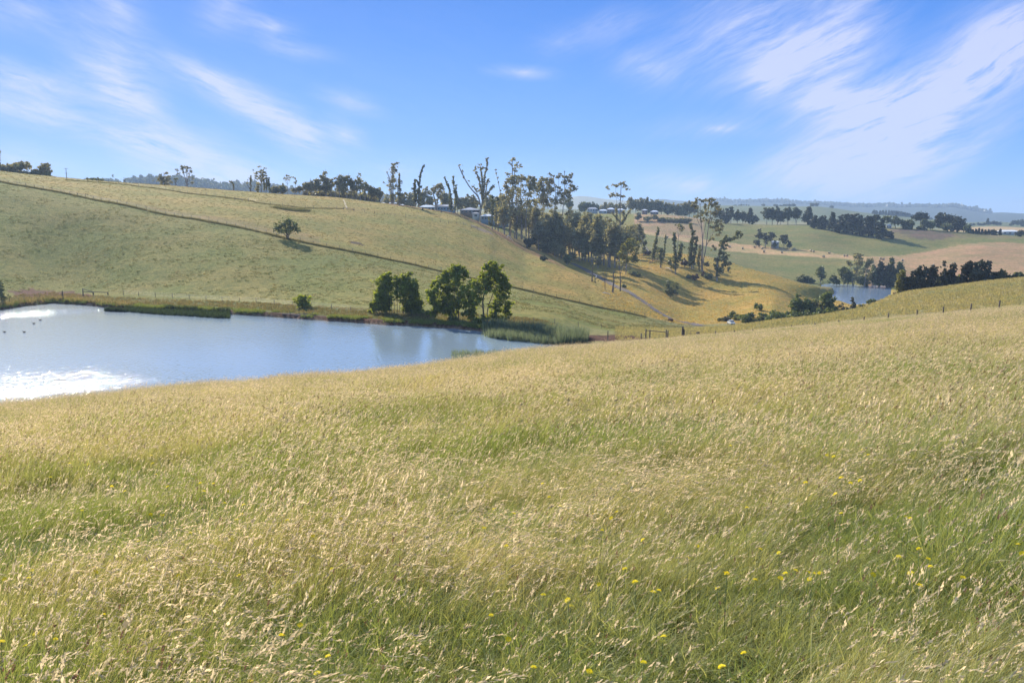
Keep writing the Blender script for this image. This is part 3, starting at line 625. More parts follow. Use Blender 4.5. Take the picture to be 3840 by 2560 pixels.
# ------------------------------------------------------------------ trees by the near pond and on the near hill
W_ = dict(leaf='wattle', bark='dark', size=.22, density=1.9, rmin=125, clump=.26)
traced('CW', (355, 645), [([(355,645),(352,520),(348,420),(350,320)],14),([(353,560),(330,470),(320,400)],7),([(356,600),(385,500),(400,430)],6)],
 [(350,315,52,42),(330,380,70,52),(390,385,50,60),(318,450,62,62),(300,530,66,60),(250,580,34,50),(270,610,50,36),(330,590,50,45),(385,450,34,50,.6),(225,560,20,40),(340,520,60,50),(290,470,46,50),(370,560,40,50)],
 'wattle_tree', 'dense bright green wattle on the pond bank, left of the pair of leafy trees', seed=11, **W_)
traced('CW', (500, 655), [([(500,655),(498,540),(510,440),(530,330)],16),([(500,600),(560,500),(585,420)],9),([(498,580),(470,480),(450,380)],6),([(505,620),(600,590),(640,560)],6)],
 [(530,320,55,42),(510,370,60,50),(570,400,62,56),(540,460,80,60),(610,390,36,36),(600,480,52,50),(590,550,76,50),(650,560,34,40),(560,610,70,48),(640,615,46,40),(455,350,48,38,.7),(448,420,36,46,.6),(440,480,26,30,.4),(520,560,50,60,.8),(540,400,60,50),(600,640,60,36)],
 'wattle_tree', 'broad green wattle on the pond bank with thin bare stems beside it', seed=12, **W_)
traced('CW', (430, 655), [([(400,655),(398,560),(405,470)],3),([(420,655),(425,560),(418,480)],3),([(445,655),(450,570),(440,500)],3),([(465,658),(470,560),(478,500)],3),([(380,650),(375,560),(385,500)],3)],
 [(400,500,22,20,.35),(440,520,24,22,.35),(470,500,20,22,.35)], 'wattle_sapling', 'clump of thin bare wattle stems between two leafy trees on the bank', cat='sapling', seed=13, **W_)
traced('CW', (985, 702), [([(988,702),(985,560),(982,440),(990,250)],12),([(968,696),(940,600),(900,500),(860,440)],9),([(975,650),(950,500),(960,380)],6),([(985,560),(1020,430),(1040,320)],6),([(950,620),(890,560),(820,520)],6)],
 [(985,235,50,30),(1010,270,62,40),(950,260,44,38),(1050,310,34,40),(900,285,52,42),(960,330,56,44,.7),(845,335,50,45),(880,370,60,45,.7),(790,400,46,40),(775,460,55,50),(750,520,38,60),(810,560,62,60),(850,610,60,42),(780,620,44,40),(760,650,40,30,.8),(900,600,50,46,.6),(730,470,30,40),(930,440,60,50,.6),(1000,400,50,46,.7),(905,520,56,50,.55),(880,440,50,50,.8),(960,400,50,40,.7),(1010,480,40,50,.7),(940,640,60,36,.8),(860,500,60,50,.8),(920,580,60,50,.7),(985,560,50,50,.6),(1040,560,44,50,.6)],
 'wattle_tree', 'tall wattle with an open crown leaning left, standing at the pond edge', seed=14, **W_)
traced('CW', (1095, 712), [([(1095,712),(1085,620),(1075,520),(1070,430)],8)],
 [(1065,440,48,44,.8),(1110,480,42,44,.8),(1080,540,50,50,.8),(1110,600,50,50,.8),(1085,650,52,46),(1130,680,40,34),(1115,370,40,26,.5)],
 'wattle_tree', 'small bushy wattle between the two tallest trees on the pond bank', seed=15, **W_)
traced('CW', (1225, 728), [([(1215,728),(1205,620),(1200,520),(1235,400),(1270,260)],20),([(1240,725),(1240,600),(1290,480),(1330,340)],12),([(1205,600),(1165,560),(1150,480)],7),([(1235,560),(1340,540),(1420,560)],7),([(1200,520),(1160,420),(1140,370)],5),([(1230,480),(1300,380),(1390,370)],6)],
 [(1275,210,56,34),(1320,235,52,38),(1240,260,48,40),(1290,290,76,46),(1350,300,50,42),(1260,350,66,40,.8),(1330,360,66,46),(1395,330,34,36),(1390,390,62,42),(1430,400,26,30),(1195,330,34,30,.6),(1190,420,56,50,.4),(1130,380,50,36,.5),(1270,440,60,40,.6),(1240,380,50,40,.8),(1150,450,50,60,.7),(1170,540,44,50,.6),(1290,560,50,40,.4),(1400,465,44,30),(1375,530,56,36),(1435,560,34,44),(1400,610,44,46),(1410,670,34,44),(1300,650,40,40,.7),(1190,690,40,30,.7),(1350,460,60,50,.7),(1330,600,46,40,.5),(1370,700,40,24,.7),(1260,690,40,26,.7)],
 'wattle_tree', 'tallest wattle on the pond bank, forked dark trunk and ragged crown on the right', seed=16, **W_)
grow_group([('CW',210,595,645,40),('CW',715,600,668,44),('CW',940,668,712,90,None,'bush'),('CW',1150,670,735,60),('CW',1310,615,720,70),('CW',1365,660,730,60)], 'bush', 'low wattle bush', 'at the foot of the pond bank trees', 'low bushes under the pond bank trees', name='wattle_bush', cat='bush', leaf='wattle', bark='dark', rmin=125, size=.22, seed=20)
traced('C2', (975, 1352), [([(975,1352),(975,1310),(980,1270)],8)], [(975,1262,46,26),(940,1285,38,34),(1012,1285,38,36),(975,1305,52,36),(935,1310,26,26),(1015,1320,30,24),(970,1335,40,18,.7)],
 'wattle_bush', 'single round golden green bush on the grass behind the pond bank', cat='bush', leaf='wattle', bark='dark', size=.2, density=1.1, rmin=150, seed=21, clump=.28)
traced('C2', (845, 775), [([(843,775),(845,740),(838,690),(830,630)],14),([(848,760),(880,700),(905,640)],8),([(842,755),(800,710),(750,690)],7),([(846,750),(870,680),(868,620)],6),([(845,748),(820,680),(800,640)],6),([(850,745),(900,715),(940,700)],5)],
 [(835,620,42,26,.7),(875,640,42,30,.8),(915,655,34,32,.8),(800,650,36,32,.8),(765,680,38,24,.7),(740,700,18,14,.6),(820,680,60,36,.8),(880,690,56,34,.9),(925,700,28,30,.8),(850,715,40,18,.5),(800,710,40,18,.6)],
 'hillside_tree', 'lone round tree with fanned branches standing by the hillside fence', leaf='olive', bark='dark', size=.28, density=.85, rmin=210, seed=22)
traced('R5', (1030, 1625), [([(1030,1625),(1030,1570),(1010,1440)],12),([(1032,1580),(1090,1500),(1105,1440)],7)],
 [(1005,1400,34,36),(985,1450,50,40),(1000,1500,60,40),(965,1540,50,40),(1105,1440,40,34),(1110,1500,44,40),(1060,1540,60,40),(1100,1560,46,36),(1030,1580,56,26)],
 'hillside_tree', 'small dark green tree with two lobes alone on the golden slope', leaf='epi', bark='dark', size=.35, density=1.0, rmin=255, seed=23)
traced('S', (6, 1132), [([(6,1132),(8,1100),(6,1060)],4)], [(6,1058,10,12),(10,1080,12,14),(4,1100,16,16),(12,1118,14,14),(30,1112,9,10,.5)], 'hillside_tree', 'narrow dark tree at the far left end of the pond', leaf='epi', bark='dark', size=.25, density=1.0, rmin=150, seed=24)
# ---- hero gums on the ridge and in the gully
G_ = dict(name='gum_tree', rmin=240)
traced('R3', (330, 868), [([(330,868),(322,600),(300,430),(248,320)],30),([(345,868),(352,520),(345,300),(385,165)],30),([(320,868),(290,600),(280,400)],18),([(300,600),(240,520),(160,500)],9),([(352,480),(372,300),(440,180)],8)],
 [(385,190,70,16),(430,172,38,16),(355,245,42,20),(350,275,46,18),(395,300,34,22),(430,285,20,8),(345,345,56,26,.6),(330,420,56,50,.7),(300,500,50,60,.7),(370,480,46,60,.6),(330,600,70,70,.8),(320,720,80,80,.8),(255,330,20,14,.6),(200,490,26,18,.8),(360,800,70,50,.7)], label='tall slender gum with tufts at its very top, on the left ridge crest', seed=31, **G_)
traced('R3', (460, 890), [([(455,890),(440,640),(410,420)],24),([(462,890),(472,660),(465,440),(475,350)],24,16),([(450,660),(440,500),(455,380)],10)],
 [(465,490,26,50),(470,590,36,60),(450,700,50,60,.8),(490,740,46,80,.8),(410,560,20,60,.7),(510,520,10,50,.4),(440,820,60,50,.7)], label='gum with leafy columns right beside the tall tufted gum on the ridge', seed=32, **G_)
traced('R3', (800, 925), [([(800,925),(802,700),(815,560),(835,380),(885,230),(920,195)],28,16),([(745,920),(742,650),(742,450)],18,20),([(810,560),(785,480),(760,455)],8,10)],
 [(740,460,18,26),(750,560,34,50),(730,640,46,60),(780,700,60,80),(830,640,36,70),(800,800,70,90,.9),(740,790,50,80,.9),(825,400,16,36),(865,300,14,30)], label='ridge gum with a long leaning bare spike above leafy stems', seed=33, leaf='epi', **G_)
traced('R3', (1112, 948), [([(1112,948),(1100,840),(1085,760),(1055,640)],44),([(1118,940),(1135,760),(1165,620),(1160,520)],24),([(1115,850),(1160,720),(1215,620)],14)],
 [(1160,505,50,26),(1110,535,50,26),(1210,545,46,28),(1080,580,50,26),(1160,570,70,36),(1230,590,36,22),(1110,640,56,46),(1180,650,60,46),(1150,720,60,56,.9),(1040,600,30,20),(1120,790,40,40,.6)], label='stout gum with a rounded crown in front of the white shed', seed=34, **G_)
traced('R3', (1380, 1022), [([(1380,1022),(1370,820),(1350,620),(1300,510),(1268,425)],24,15),([(1345,620),(1300,550),(1255,520)],6)],
 [(1365,880,46,50),(1375,960,34,50),(1350,650,20,40),(1325,570,22,20),(1300,495,16,14),(1270,430,12,24),(1370,760,24,60)], label='thin gum leaning left with leaf tufts along its trunk, left of a matching pair', seed=35, leaf='epi', **G_)
traced('R3', (1440, 1032), [([(1440,1032),(1458,780),(1430,620),(1415,490),(1420,400)],22,17),([(1458,740),(1465,640),(1460,550)],12,18)],
 [(1418,510,16,40),(1462,580,18,40),(1440,660,36,50),(1460,740,30,50),(1450,860,26,60)], label='thin upright gum with a double leafy top, right of a matching pair', seed=36, leaf='epi', **G_)
traced('R3', (1888, 1185), [([(1888,1185),(1890,1000),(1888,860),(1850,740),(1720,610),(1620,450),(1560,320),(1515,220)],38),([(1890,1000),(1935,820),(1905,640),(1868,430),(1820,330)],30,20),([(1930,800),(1968,560),(1965,400),(1990,300),(2012,195),(2010,105)],22,17),
  ([(1932,780),(1930,600),(1925,460),(1900,270)],16,16),([(1962,780),(2000,600),(2015,450)],14,18),([(1950,790),(2040,660),(2115,560)],13,20),([(1890,870),(1800,800),(1690,750),(1650,715)],13,8),([(1890,885),(1780,862),(1710,850)],9,5),([(1860,740),(1800,640),(1770,570)],10)],
 [(1545,205,38,14),(1580,308,26,16),(1600,410,12,26),(1575,350,14,16),(1835,245,36,18),(1885,205,40,14),(1815,275,20,16),(1905,260,34,18),(1960,258,50,16),(2000,288,24,20),(1985,320,30,12),(2015,190,20,14),(2010,100,34,10),(1785,295,16,12),(1870,440,18,36),(1930,490,20,44),(2022,480,26,36),(2090,600,24,36),(2115,565,24,20),(1775,570,26,24),(1850,640,30,40),(1800,610,24,24),(1880,560,24,40),(1930,720,60,60,.7),(1840,880,60,40,.5),(1665,715,18,14),(1990,900,40,60,.5),(1690,480,10,20,.6),(2000,1010,60,30,.7)],
 label='biggest gum on the skyline, spreading like a candelabra with one arm far left', seed=37, size=.55, density=1.15, **G_)
traced('R3', (2098, 1318), [([(2098,1318),(2100,1100),(2105,900),(2095,730)],20,24)], [(2060,1230,44,56),(2100,800,34,60),(2090,1020,40,70),(2050,1130,30,50,.7)], label='dark columnar gum at the fence corner below the candelabra gum', seed=38, leaf='epi', **G_)
traced('R3', (2148, 1315), [([(2148,1315),(2165,1150),(2185,950),(2190,750)],24,24)], [(2190,820,34,60),(2160,980,34,60),(2165,1120,36,50,.7)], label='dark columnar gum right of the fence corner with a bare foot', seed=39, leaf='epi', **G_)
traced('R3', (2290, 1330), [([(2290,1330),(2270,1000),(2245,700),(2200,480),(2170,350),(2160,300)],16)], [(2160,305,20,12),(2170,360,12,20),(2195,440,12,22),(2215,520,8,20,.6),(2245,660,14,40,.7),(2270,760,60,60,.5)], label='very thin bare gum curving left above the gully trees', seed=40, **G_)
traced('R4', (200, 955), [([(200,955),(212,700),(232,420),(222,200),(222,90)],24),([(240,290),(250,210),(290,145)],8),([(235,300),(255,240),(245,190)],6),([(230,330),(200,280),(170,250)],7)],
 [(230,84,34,13),(190,128,13,9),(283,124,13,9),(305,170,22,12),(315,145,10,6),(172,243,28,15),(262,158,18,14),(258,210,26,14),(215,150,14,16,.7),(240,195,18,12)], label='gum rising highest out of the gully trees, airy round tufts', seed=41, grow=1.22, size=.45, density=1.2, **G_)
traced('R4', (275, 990), [([(190,955),(200,700),(180,500),(160,380)],20),([(270,990),(280,700),(270,480),(250,320)],22),([(335,985),(330,700),(320,450),(330,290)],20),([(385,965),(380,700),(410,480),(440,300)],18),([(330,560),(370,420),(390,330)],8),([(180,540),(140,440),(130,390)],7)],
 [(300,278,60,18),(350,290,52,22),(240,300,50,20),(200,325,46,26),(160,370,34,24),(145,400,26,18),(395,320,26,16),(425,285,26,16),(465,300,22,18),(440,345,42,24),(480,345,34,22),(230,350,50,24),(300,340,40,20,.5),(340,430,50,40,.7),(260,440,60,50,.7),(420,420,50,50,.8),(180,460,46,40,.7),(470,420,40,50,.7),(220,540,80,60,.8),(330,560,80,60,.7),(140,540,50,60,.8),(430,540,60,60,.7),(260,680,80,70,.7),(160,680,60,70,.7),(370,680,60,70,.6)], label='wide flat-topped cluster gum left of centre in the gully belt', seed=42, grow=1.22, size=.55, density=1.0, **G_)
traced('R4', (560, 1040), [([(560,1040),(580,760),(590,520),(585,320)],20),([(575,700),(640,520),(650,320)],13),([(585,560),(540,450),(520,390)],9),([(600,600),(500,520),(490,440)],8)],
 [(560,315,42,16),(600,302,50,18),(655,315,40,20),(540,345,30,14),(690,340,20,16),(640,360,46,30),(560,390,50,26),(610,430,46,46),(530,440,36,34),(660,440,44,50),(500,400,34,24),(590,520,70,50,.8),(650,560,60,60,.8),(540,560,50,50,.7)], label='dome-topped gum in the middle of the gully belt skyline', seed=43, grow=1.22, size=.55, density=1.0, **G_)
traced('R4', (775, 1150), [([(740,1150),(722,700),(730,450),(700,280)],18),([(800,1150),(810,700),(832,450),(830,270),(828,215)],18),([(832,440),(880,320),(905,255)],8),([(820,560),(880,450),(960,420)],8),([(722,560),(760,400),(765,270)],8),([(730,430),(690,330),(650,240)],5)],
 [(762,255,28,20),(762,280,22,14),(830,272,36,13),(860,285,16,12),(905,250,26,12),(895,285,14,9),(648,234,22,7),(690,268,20,9),(828,213,8,6),(840,325,22,11),(812,358,30,18),(880,330,24,12),(768,398,26,18),(900,385,26,18),(945,395,30,14),(962,425,18,18),(880,430,40,24),(910,340,14,9),(925,440,26,12),(850,470,40,24),(780,470,36,34),(720,380,12,20,.5),(830,520,60,44,.7),(750,560,60,50,.7)], label='airy gum with many separate tufts, right end of the gully belt skyline', seed=44, grow=1.22, size=.45, density=1.15, **G_)
traced('R5', (260, 925), [([(270,925),(290,640),(283,320),(292,30),(296,-20)],26),([(283,640),(250,400),(215,100),(210,-10)],8),([(285,520),(200,430),(160,390)],14,9),([(285,330),(320,200),(345,150)],6),([(287,220),(240,180),(180,130)],5),([(300,560),(340,480),(325,360)],13,22),([(310,560),(380,430),(435,345)],12,16),([(290,330),(240,220),(225,300)],6),([(240,560),(235,440),(228,320)],10,14)],
 [(300,-20,38,16),(210,10,40,14),(215,-5,50,14),(350,15,38,12),(395,55,38,14),(105,28,26,18),(118,62,14,14),(330,-35,20,14),(175,120,22,14),(150,160,32,16),(205,145,40,14),(255,140,30,20),(320,160,32,12),(335,155,14,16),(270,700,60,60,.6),(250,800,60,60,.5),(330,620,60,60,.6)], label='tallest thin gum standing clear above the houses, flat leaf tufts at the top', seed=45, grow=1.22, size=.5, density=1.3, **G_)
traced('R5', (385, 1292), [([(380,1292),(385,1100),(400,950),(450,830)],14),([(385,1100),(350,1000),(340,930)],8),([(395,1000),(480,900),(520,850)],8)],
 [(430,790,70,34),(490,800,60,36),(370,840,60,40),(520,850,50,44),(440,860,90,50),(350,910,60,50),(330,970,60,40),(290,990,40,40),(420,930,90,50),(500,940,60,50),(520,1020,40,60),(480,1070,60,50),(420,1040,80,56),(370,1080,60,50),(530,1090,30,46),(330,1040,50,40)], label='yellow green gum with a full crown at the edge of the golden slope', seed=46, leaf='yellow', size=.5, density=.9, name='gum_tree', rmin=240)
D_ = dict(name='dead_tree', rmin=240, bark='dead')
traced('R5', (185, 1555), [([(185,1555),(190,1470),(205,1380),(190,1290),(203,1230)],32),([(200,1360),(225,1310),(222,1290)],9),([(195,1310),(165,1270),(158,1262)],8),([(200,1500),(240,1470),(262,1490)],8)], [], label='thick dark broken stump beside the driveway', seed=51, **D_)
traced('R5', (297, 1535), [([(297,1535),(300,1400),(288,1250),(280,1130)],24),([(300,1400),(345,1330),(380,1250)],8),([(298,1390),(262,1340),(245,1310)],8),([(292,1290),(320,1200),(325,1150)],7)], [(300,1120,70,60,.15),(330,1180,50,60,.12)], label='bare branching dead tree behind the broken stump', seed=52, **D_)
traced('R5', (72, 1508), [([(65,1508),(62,1350),(40,1240)],7),([(80,1508),(85,1330),(105,1200)],7),([(70,1420),(75,1280),(60,1190)],4)], [], label='pair of thin bare sticks left of the broken stump', seed=53, **D_)
traced('R4', (1160, 1495), [([(1160,1495),(1163,1380),(1165,1330)],20),([(1165,1335),(1135,1280),(1120,1240)],8),([(1165,1335),(1200,1270),(1240,1220)],9),([(1162,1380),(1125,1440),(1108,1425)],5)], [(1180,1240,60,50,.12),(1200,1480,36,26,.6)], label='dead tree with a wide fork at the fence above the driveway', seed=54, **D_)
E_ = dict(name='regrowth_gum', leaf='epi', rmin=330, size=.5, density=1.0)
traced('R5', (635, 1022), [([(635,1022),(640,900),(662,795)],14,24)], [(662,830,30,40)], label='short leafy pole of a gum at the top of the golden slope', seed=61, **E_)
traced('R5', (772, 1085), [([(772,1085),(800,880),(828,720),(852,600)],20,24),([(790,1000),(830,880),(880,760),(905,660)],5),([(800,1000),(860,870),(905,790),(922,705)],4)], [(850,920,40,50,.9),(790,990,46,60),(840,690,26,34),(812,800,26,50)], label='leafy spire gum with two bare rods leaning right', seed=62, **E_)
traced('R5', (892, 1192), [([(892,1192),(892,1050),(885,920)],24,34)], [(885,960,44,44),(890,1040,50,60),(900,930,34,30)], label='short thick leafy gum trunk next to the spire gum', seed=63, **E_)
traced('R5', (932, 1075), [([(932,1075),(945,900),(958,720)],15,15)], [], label='slim straight leafy pole between two thicker gums', seed=64, **E_)
traced('R5', (1108, 1285), [([(1108,1285),(1095,1000),(1080,850),(1078,680)],22,24),([(1110,1080),(1130,860),(1140,720),(1110,600)],13),([(1135,740),(1175,670),(1210,610)],8),([(1125,1080),(1165,960),(1195,830)],14,28)],
 [(1115,580,40,24,.5),(1150,570,40,24,.5),(1195,620,30,24,.5),(1165,640,40,30,.4),(1080,780,28,60),(1190,870,34,56),(1170,960,36,50),(1120,1080,60,60,.9),(1090,1180,50,50,.8),(1010,1090,40,40,.6),(1160,1060,36,40,.6)], label='gum with leafy side columns and a small feathery top on the golden slope', seed=65, **E_)
traced('R5', (1345, 1205), [([(1345,1205),(1335,1000),(1350,760),(1335,640),(1310,575)],24,26),([(1370,1200),(1390,950),(1410,760)],16,22),([(1320,1200),(1310,1000),(1330,760)],12,18)],
 [(1320,565,26,20),(1350,680,30,50,.8),(1380,780,40,50,.8),(1330,900,40,80,.8),(1380,940,40,80,.8),(1340,1080,50,70,.8),(1300,1060,30,60,.6)], label='leafy-stemmed gum on the left side of the largest slope gum', seed=66, **E_)
traced('R5', (1500, 1300), [([(1525,1300),(1492,1150),(1502,900),(1480,650),(1445,450),(1440,260)],24),([(1490,1250),(1480,1100),(1485,900),(1500,700),(1540,500),(1560,330)],16),([(1505,1120),(1545,900),(1560,650),(1590,430),(1600,280)],20),([(1555,860),(1620,700),(1680,590)],11),([(1565,560),(1640,420),(1690,340)],8),([(1460,1240),(1440,1050),(1460,850)],14,16),([(1480,640),(1400,480),(1350,330)],9)],
 [(1420,215,50,28),(1475,225,40,30),(1370,250,40,30),(1340,300,42,34),(1400,310,50,26,.7),(1560,215,54,28),(1610,225,46,34),(1655,260,44,34),(1690,310,40,30),(1720,350,40,20),(1620,300,60,30,.8),(1530,290,60,40,.6),(1450,400,70,40,.5),(1560,400,80,46,.55),(1660,400,60,40,.5),(1480,490,40,40,.7),(1400,450,50,40,.5),(1600,520,70,46,.6),(1690,520,70,46,.7),(1740,600,50,50,.7),(1650,620,70,56,.6),(1710,690,56,40,.6),(1620,760,50,50,.4),(1640,900,50,60,.35),(1460,960,30,80,.7),(1430,1060,36,80,.7),(1540,1150,50,50,.8),(1580,1140,30,30,.8)],
 label='largest gum on the golden slope with three long pale trunks', seed=67, name='gum_tree', rmin=330, size=.6, density=1.0)
traced('R5', (1710, 1385), [([(1715,1385),(1715,1250),(1720,1080),(1765,900),(1790,800),(1830,740)],30,16),([(1790,830),(1880,790),(1960,740)],11,12),([(1720,1200),(1700,1100),(1705,1020)],12)],
 [(1830,745,24,30),(1790,800,50,40),(1850,790,36,36),(1790,880,60,56),(1840,930,36,30),(1760,960,40,50),(1820,1000,56,50),(1850,1060,40,40),(1780,1080,60,50),(1700,1080,34,40),(1860,1150,56,40),(1900,1130,30,26),(1880,1220,34,36),(1780,1170,60,50),(1700,1190,46,50),(1750,1240,60,46),(1725,1300,40,40,.6),(1890,790,40,26),(1940,770,40,26),(1980,700,34,36),(2000,670,44,18),(2040,720,24,46),(1990,760,40,30,.7)],
 label='dark leafy gum with a drooping arm to the right, right end of the slope trees', seed=68, name='gum_tree', leaf='epi', rmin=330, size=.45, density=1.1)
# ------------------------------------------------------------------ groups of trees and bushes
T = lambda tag, rows_: [(tag, *r) for r in rows_]
grow_group(T('R1', [(55,200,455,200,'bush'),(150,215,460,150,'bush'),(230,300,470,220,'bush'),(395,165,475,300,'gum'),(450,370,490,180,'bush'),(620,400,510,230,'bush'),(690,330,510,200,'gum'),(830,235,525,250,'gum'),(975,455,535,70,'bush')]), 'bush', 'grey green ridge tree', 'in the top left clump', 'trees at the left end of the ridge', rmin=420, R=470, seed=1, leaf='gum', size=.6)
grow_group(T('R1', [(20,62,455,50,'epi')]), 'epi', 'bare leafy pole', '', None, rmin=420, R=468, seed=2) if False else None
traced('R1', (18, 470), [([(18,470),(10,200),(32,70)],22,14)], [(32,95,14,30)], 'regrowth_gum', 'leaning leafy pole at the extreme left of the skyline', R=468, seed=71, leaf='epi')
grow_group(T('R1', [(860,388,530,140,'bush','dark')]), 'bush', 'dark round bush', '', None, R=466, seed=3) if False else None
grow_group(T('R1', [(868,388,530,150),(1700,530,615,330),(1800,495,620,70),(260,425,475,50),(48,398,455,60),(2060,590,640,50),(1110,518,560,180),(800,480,530,180)]), 'bush', 'dark low bush shape', 'on the left hill crest', 'low bushes on the crest of the left hill', name='ridge_bush', cat='bush', leaf='epi', bark='dark', R=464, seed=4, size=.55)  # the two leftmost bush shapes stand in for dark round animals, probably cattle
traced('S', (613, 703), [([(613,703),(612,685),(618,660)],5),([(613,690),(600,675)],3),([(613,690),(628,675)],3)], [(600,680,12,8),(615,672,14,8),(627,678,10,8),(612,690,26,9),(622,656,8,4),(604,663,7,4),(634,668,6,4)], 'gum_tree', 'small spreading gum alone on the ridge, left of the airy tall one', R=452, seed=72, size=.5, density=1.1)
traced('S', (661, 706), [([(661,706),(660,690),(663,674)],5,5),([(660,695),(652,688),(648,686)],2)], [], 'regrowth_gum', 'short stumpy gum between two gums on the left ridge', R=450, seed=73, leaf='epi')
traced('S', (702, 709), [([(700,709),(699,680),(690,650),(686,634)],5),([(702,709),(703,680),(704,640)],5),([(702,690),(714,660),(716,638)],4),([(702,680),(680,665),(665,644)],3),([(703,700),(714,690),(726,694)],3),([(703,690),(715,680),(722,676)],3)],
 [(690,634,10,4),(686,642,7,4),(703,637,8,5),(714,638,9,4),(716,650,6,5),(704,650,5,6,.8),(668,645,6,4),(676,658,5,4),(721,675,6,5),(722,693,8,4),(709,660,4,8,.5),(692,652,5,5,.6)], 'gum_tree', 'airy gum with thin spread limbs on the left ridge', R=448, seed=74, size=.45, density=1.2)
traced('S', (876, 718), [([(876,718),(877,700),(874,686),(863,681)],5,1),([(876,702),(882,697)],2)], [(869,683,5,3,.6)], 'dead_tree', 'bent dead stump on the ridge crest with a low bush at its foot', R=445, seed=75, bark='dead')
traced('S', (940, 722), [([(940,722),(941,700),(941,684),(943,662)],6,3),([(938,710),(930,698),(924,687)],3),([(941,690),(944,680)],2)], [(930,690,5,3,.5)], 'dead_tree', 'dead trunk with one slanting branch on the ridge crest', R=445, seed=76, bark='dead')
traced('R2', (515, 482), [([(510,482),(512,350),(515,240),(520,180)],20),([(512,330),(480,260),(430,210)],8),([(514,300),(560,240),(600,160)],8),([(515,250),(540,170),(560,130)],6),([(580,485),(585,350),(590,260)],8,8),([(545,485),(560,360),(545,280)],8,8)],
 [(497,106,34,6),(570,126,28,8),(540,152,34,9),(412,160,12,6),(470,190,36,14),(520,185,44,16),(560,190,34,14),(440,205,24,9),(590,200,14,8),(450,240,30,12),(510,230,50,20),(560,240,40,20),(470,275,40,20,.8),(540,290,60,30,.7),(430,275,18,8),(500,340,40,30,.6),(570,350,40,50,.6),(460,380,40,44,.9),(450,440,44,30)], 'gum_tree', 'leafy dark-headed gum standing above the others on the mid-left ridge', R=446, seed=77, size=.5, density=1.15)
traced('R2', (635, 490), [([(635,490),(630,400),(622,260)],16,14)], [(630,440,24,40),(620,350,22,40)], 'regrowth_gum', 'leafy pole touching the right side of the dark-headed gum', R=446, seed=78, leaf='epi')
traced('R2', (899, 512), [([(899,512),(899,430),(900,360)],9),([(900,362),(870,320),(845,280)],5),([(900,362),(905,300),(900,250)],5),([(900,365),(930,330),(940,280)],4)], [(890,240,22,9),(918,240,14,7),(862,262,20,7),(935,262,16,6),(850,283,12,6),(900,275,26,9,.8),(925,300,16,10,.7),(880,300,14,9,.6)], 'gum_tree', 'slim parasol-shaped gum standing apart on the middle ridge', R=447, seed=79, size=.45, density=1.3)
traced('R2', (1022, 520), [([(1022,520),(1012,400),(1030,320),(1000,268)],7)], [(995,265,26,8),(1020,290,10,12),(1030,318,14,12),(1010,340,20,12),(1018,358,12,8)], 'gum_tree', 'hook-topped small gum right of the slim parasol-shaped one', R=447, seed=80, size=.45, density=1.2)
ridge = [(720,380,500,130,'round'),(800,372,505,150,'round'),(835,345,505,40,'epi'),(690,400,495,70,'bush'),(1000,380,520,90,'gum'),(1065,350,523,110,'gum'),(1130,370,527,90,'sparse'),(1190,285,532,150,'gum'),(1255,250,535,110,'gum'),(1320,250,538,140,'gum'),(1370,300,541,110,'gum'),
 (1455,125,548,170,'gum'),(1470,300,549,130,'round'),(1540,250,552,110,'gum'),(1600,240,556,110,'sparse'),(1660,200,560,130,'gum'),(1720,300,565,130,'round'),(1770,150,570,170,'gum'),(1840,240,575,120,'gum'),(1895,270,580,120,'gum'),(1965,175,588,130,'gum'),(2040,280,594,110,'gum'),(2085,320,600,110,'gum'),(2140,370,606,100,'round'),(2200,365,612,110,'gum'),(2250,395,618,100,'round')]
grow_group(T('R2', ridge), 'gum', 'gum', 'in the dense row on the mid ridge', 'gums in the row along the ridge', R=449, seed=5, size=.5, density=.95)
grow_group(T('R2', [(1280,440,545,160),(1400,420,548,170),(1560,440,556,180),(1700,440,566,190),(1850,440,578,190),(2000,450,592,180),(2120,470,606,170),(1160,450,535,120)]), 'bush', 'dusky shrub', 'under the row of gums on the ridge', 'shrubs under the ridge gums', name='understory_shrub', cat='shrub', leaf='gum', R=456, seed=6, size=.6, density=.9)
grow_group(T('R3', [(560,660,930,180),(640,650,940,160),(700,640,940,140),(600,740,930,160),(880,600,960,150),(945,515,960,110,'gum'),(1010,600,960,130),(1240,620,960,130),(1290,660,960,150),(1340,700,970,140),(1480,680,980,130),(1560,740,990,150),(1640,720,1000,160),(1720,720,1000,160),(1780,700,1010,150),(2000,720,1010,160),(2060,700,1020,140),(2150,740,1020,160),(2240,700,1040,170),(60,690,900,150),(230,680,900,140),(460,700,900,120)]), 'round', 'hazy bush-crowned gum', 'behind the ridge houses', 'gums behind the houses on the ridge', R=560, seed=7, size=.75, density=.8, name='gum_tree', leaf='gum')
belt = [(330,560,1000,190),(250,620,980,150),(130,500,940,140),(60,520,900,110),(420,500,1010,150),(500,560,1070,150),(580,600,1090,140),(640,640,1150,220),(590,740,1140,190),(530,780,1120,190),(720,580,1180,200),(680,700,1170,180),(800,640,1200,210),(760,760,1190,190),(840,820,1200,190),(900,545,1150,150,'gum'),(960,620,1200,200),(930,760,1200,190),(890,750,1195,230),(1010,820,1250,200),(1080,630,1240,190),(1050,740,1240,190),(1120,760,1260,190),(1150,600,1260,150,'gum'),(1200,700,1290,200),(1250,800,1295,180),(1350,820,1320,180),(1260,650,1290,120,'gum'),(1300,740,1300,150),(1370,700,1330,130),(1170,900,1290,120),(1080,1000,1262,110),(1430,760,1330,150),(1480,860,1340,120),(1560,800,1340,150)]
grow_group(T('R4', belt), 'round', 'grey green gum', 'in the thick belt down the gully', 'gums in the gully belt', rmin=300, seed=8, size=.55, density=.62)
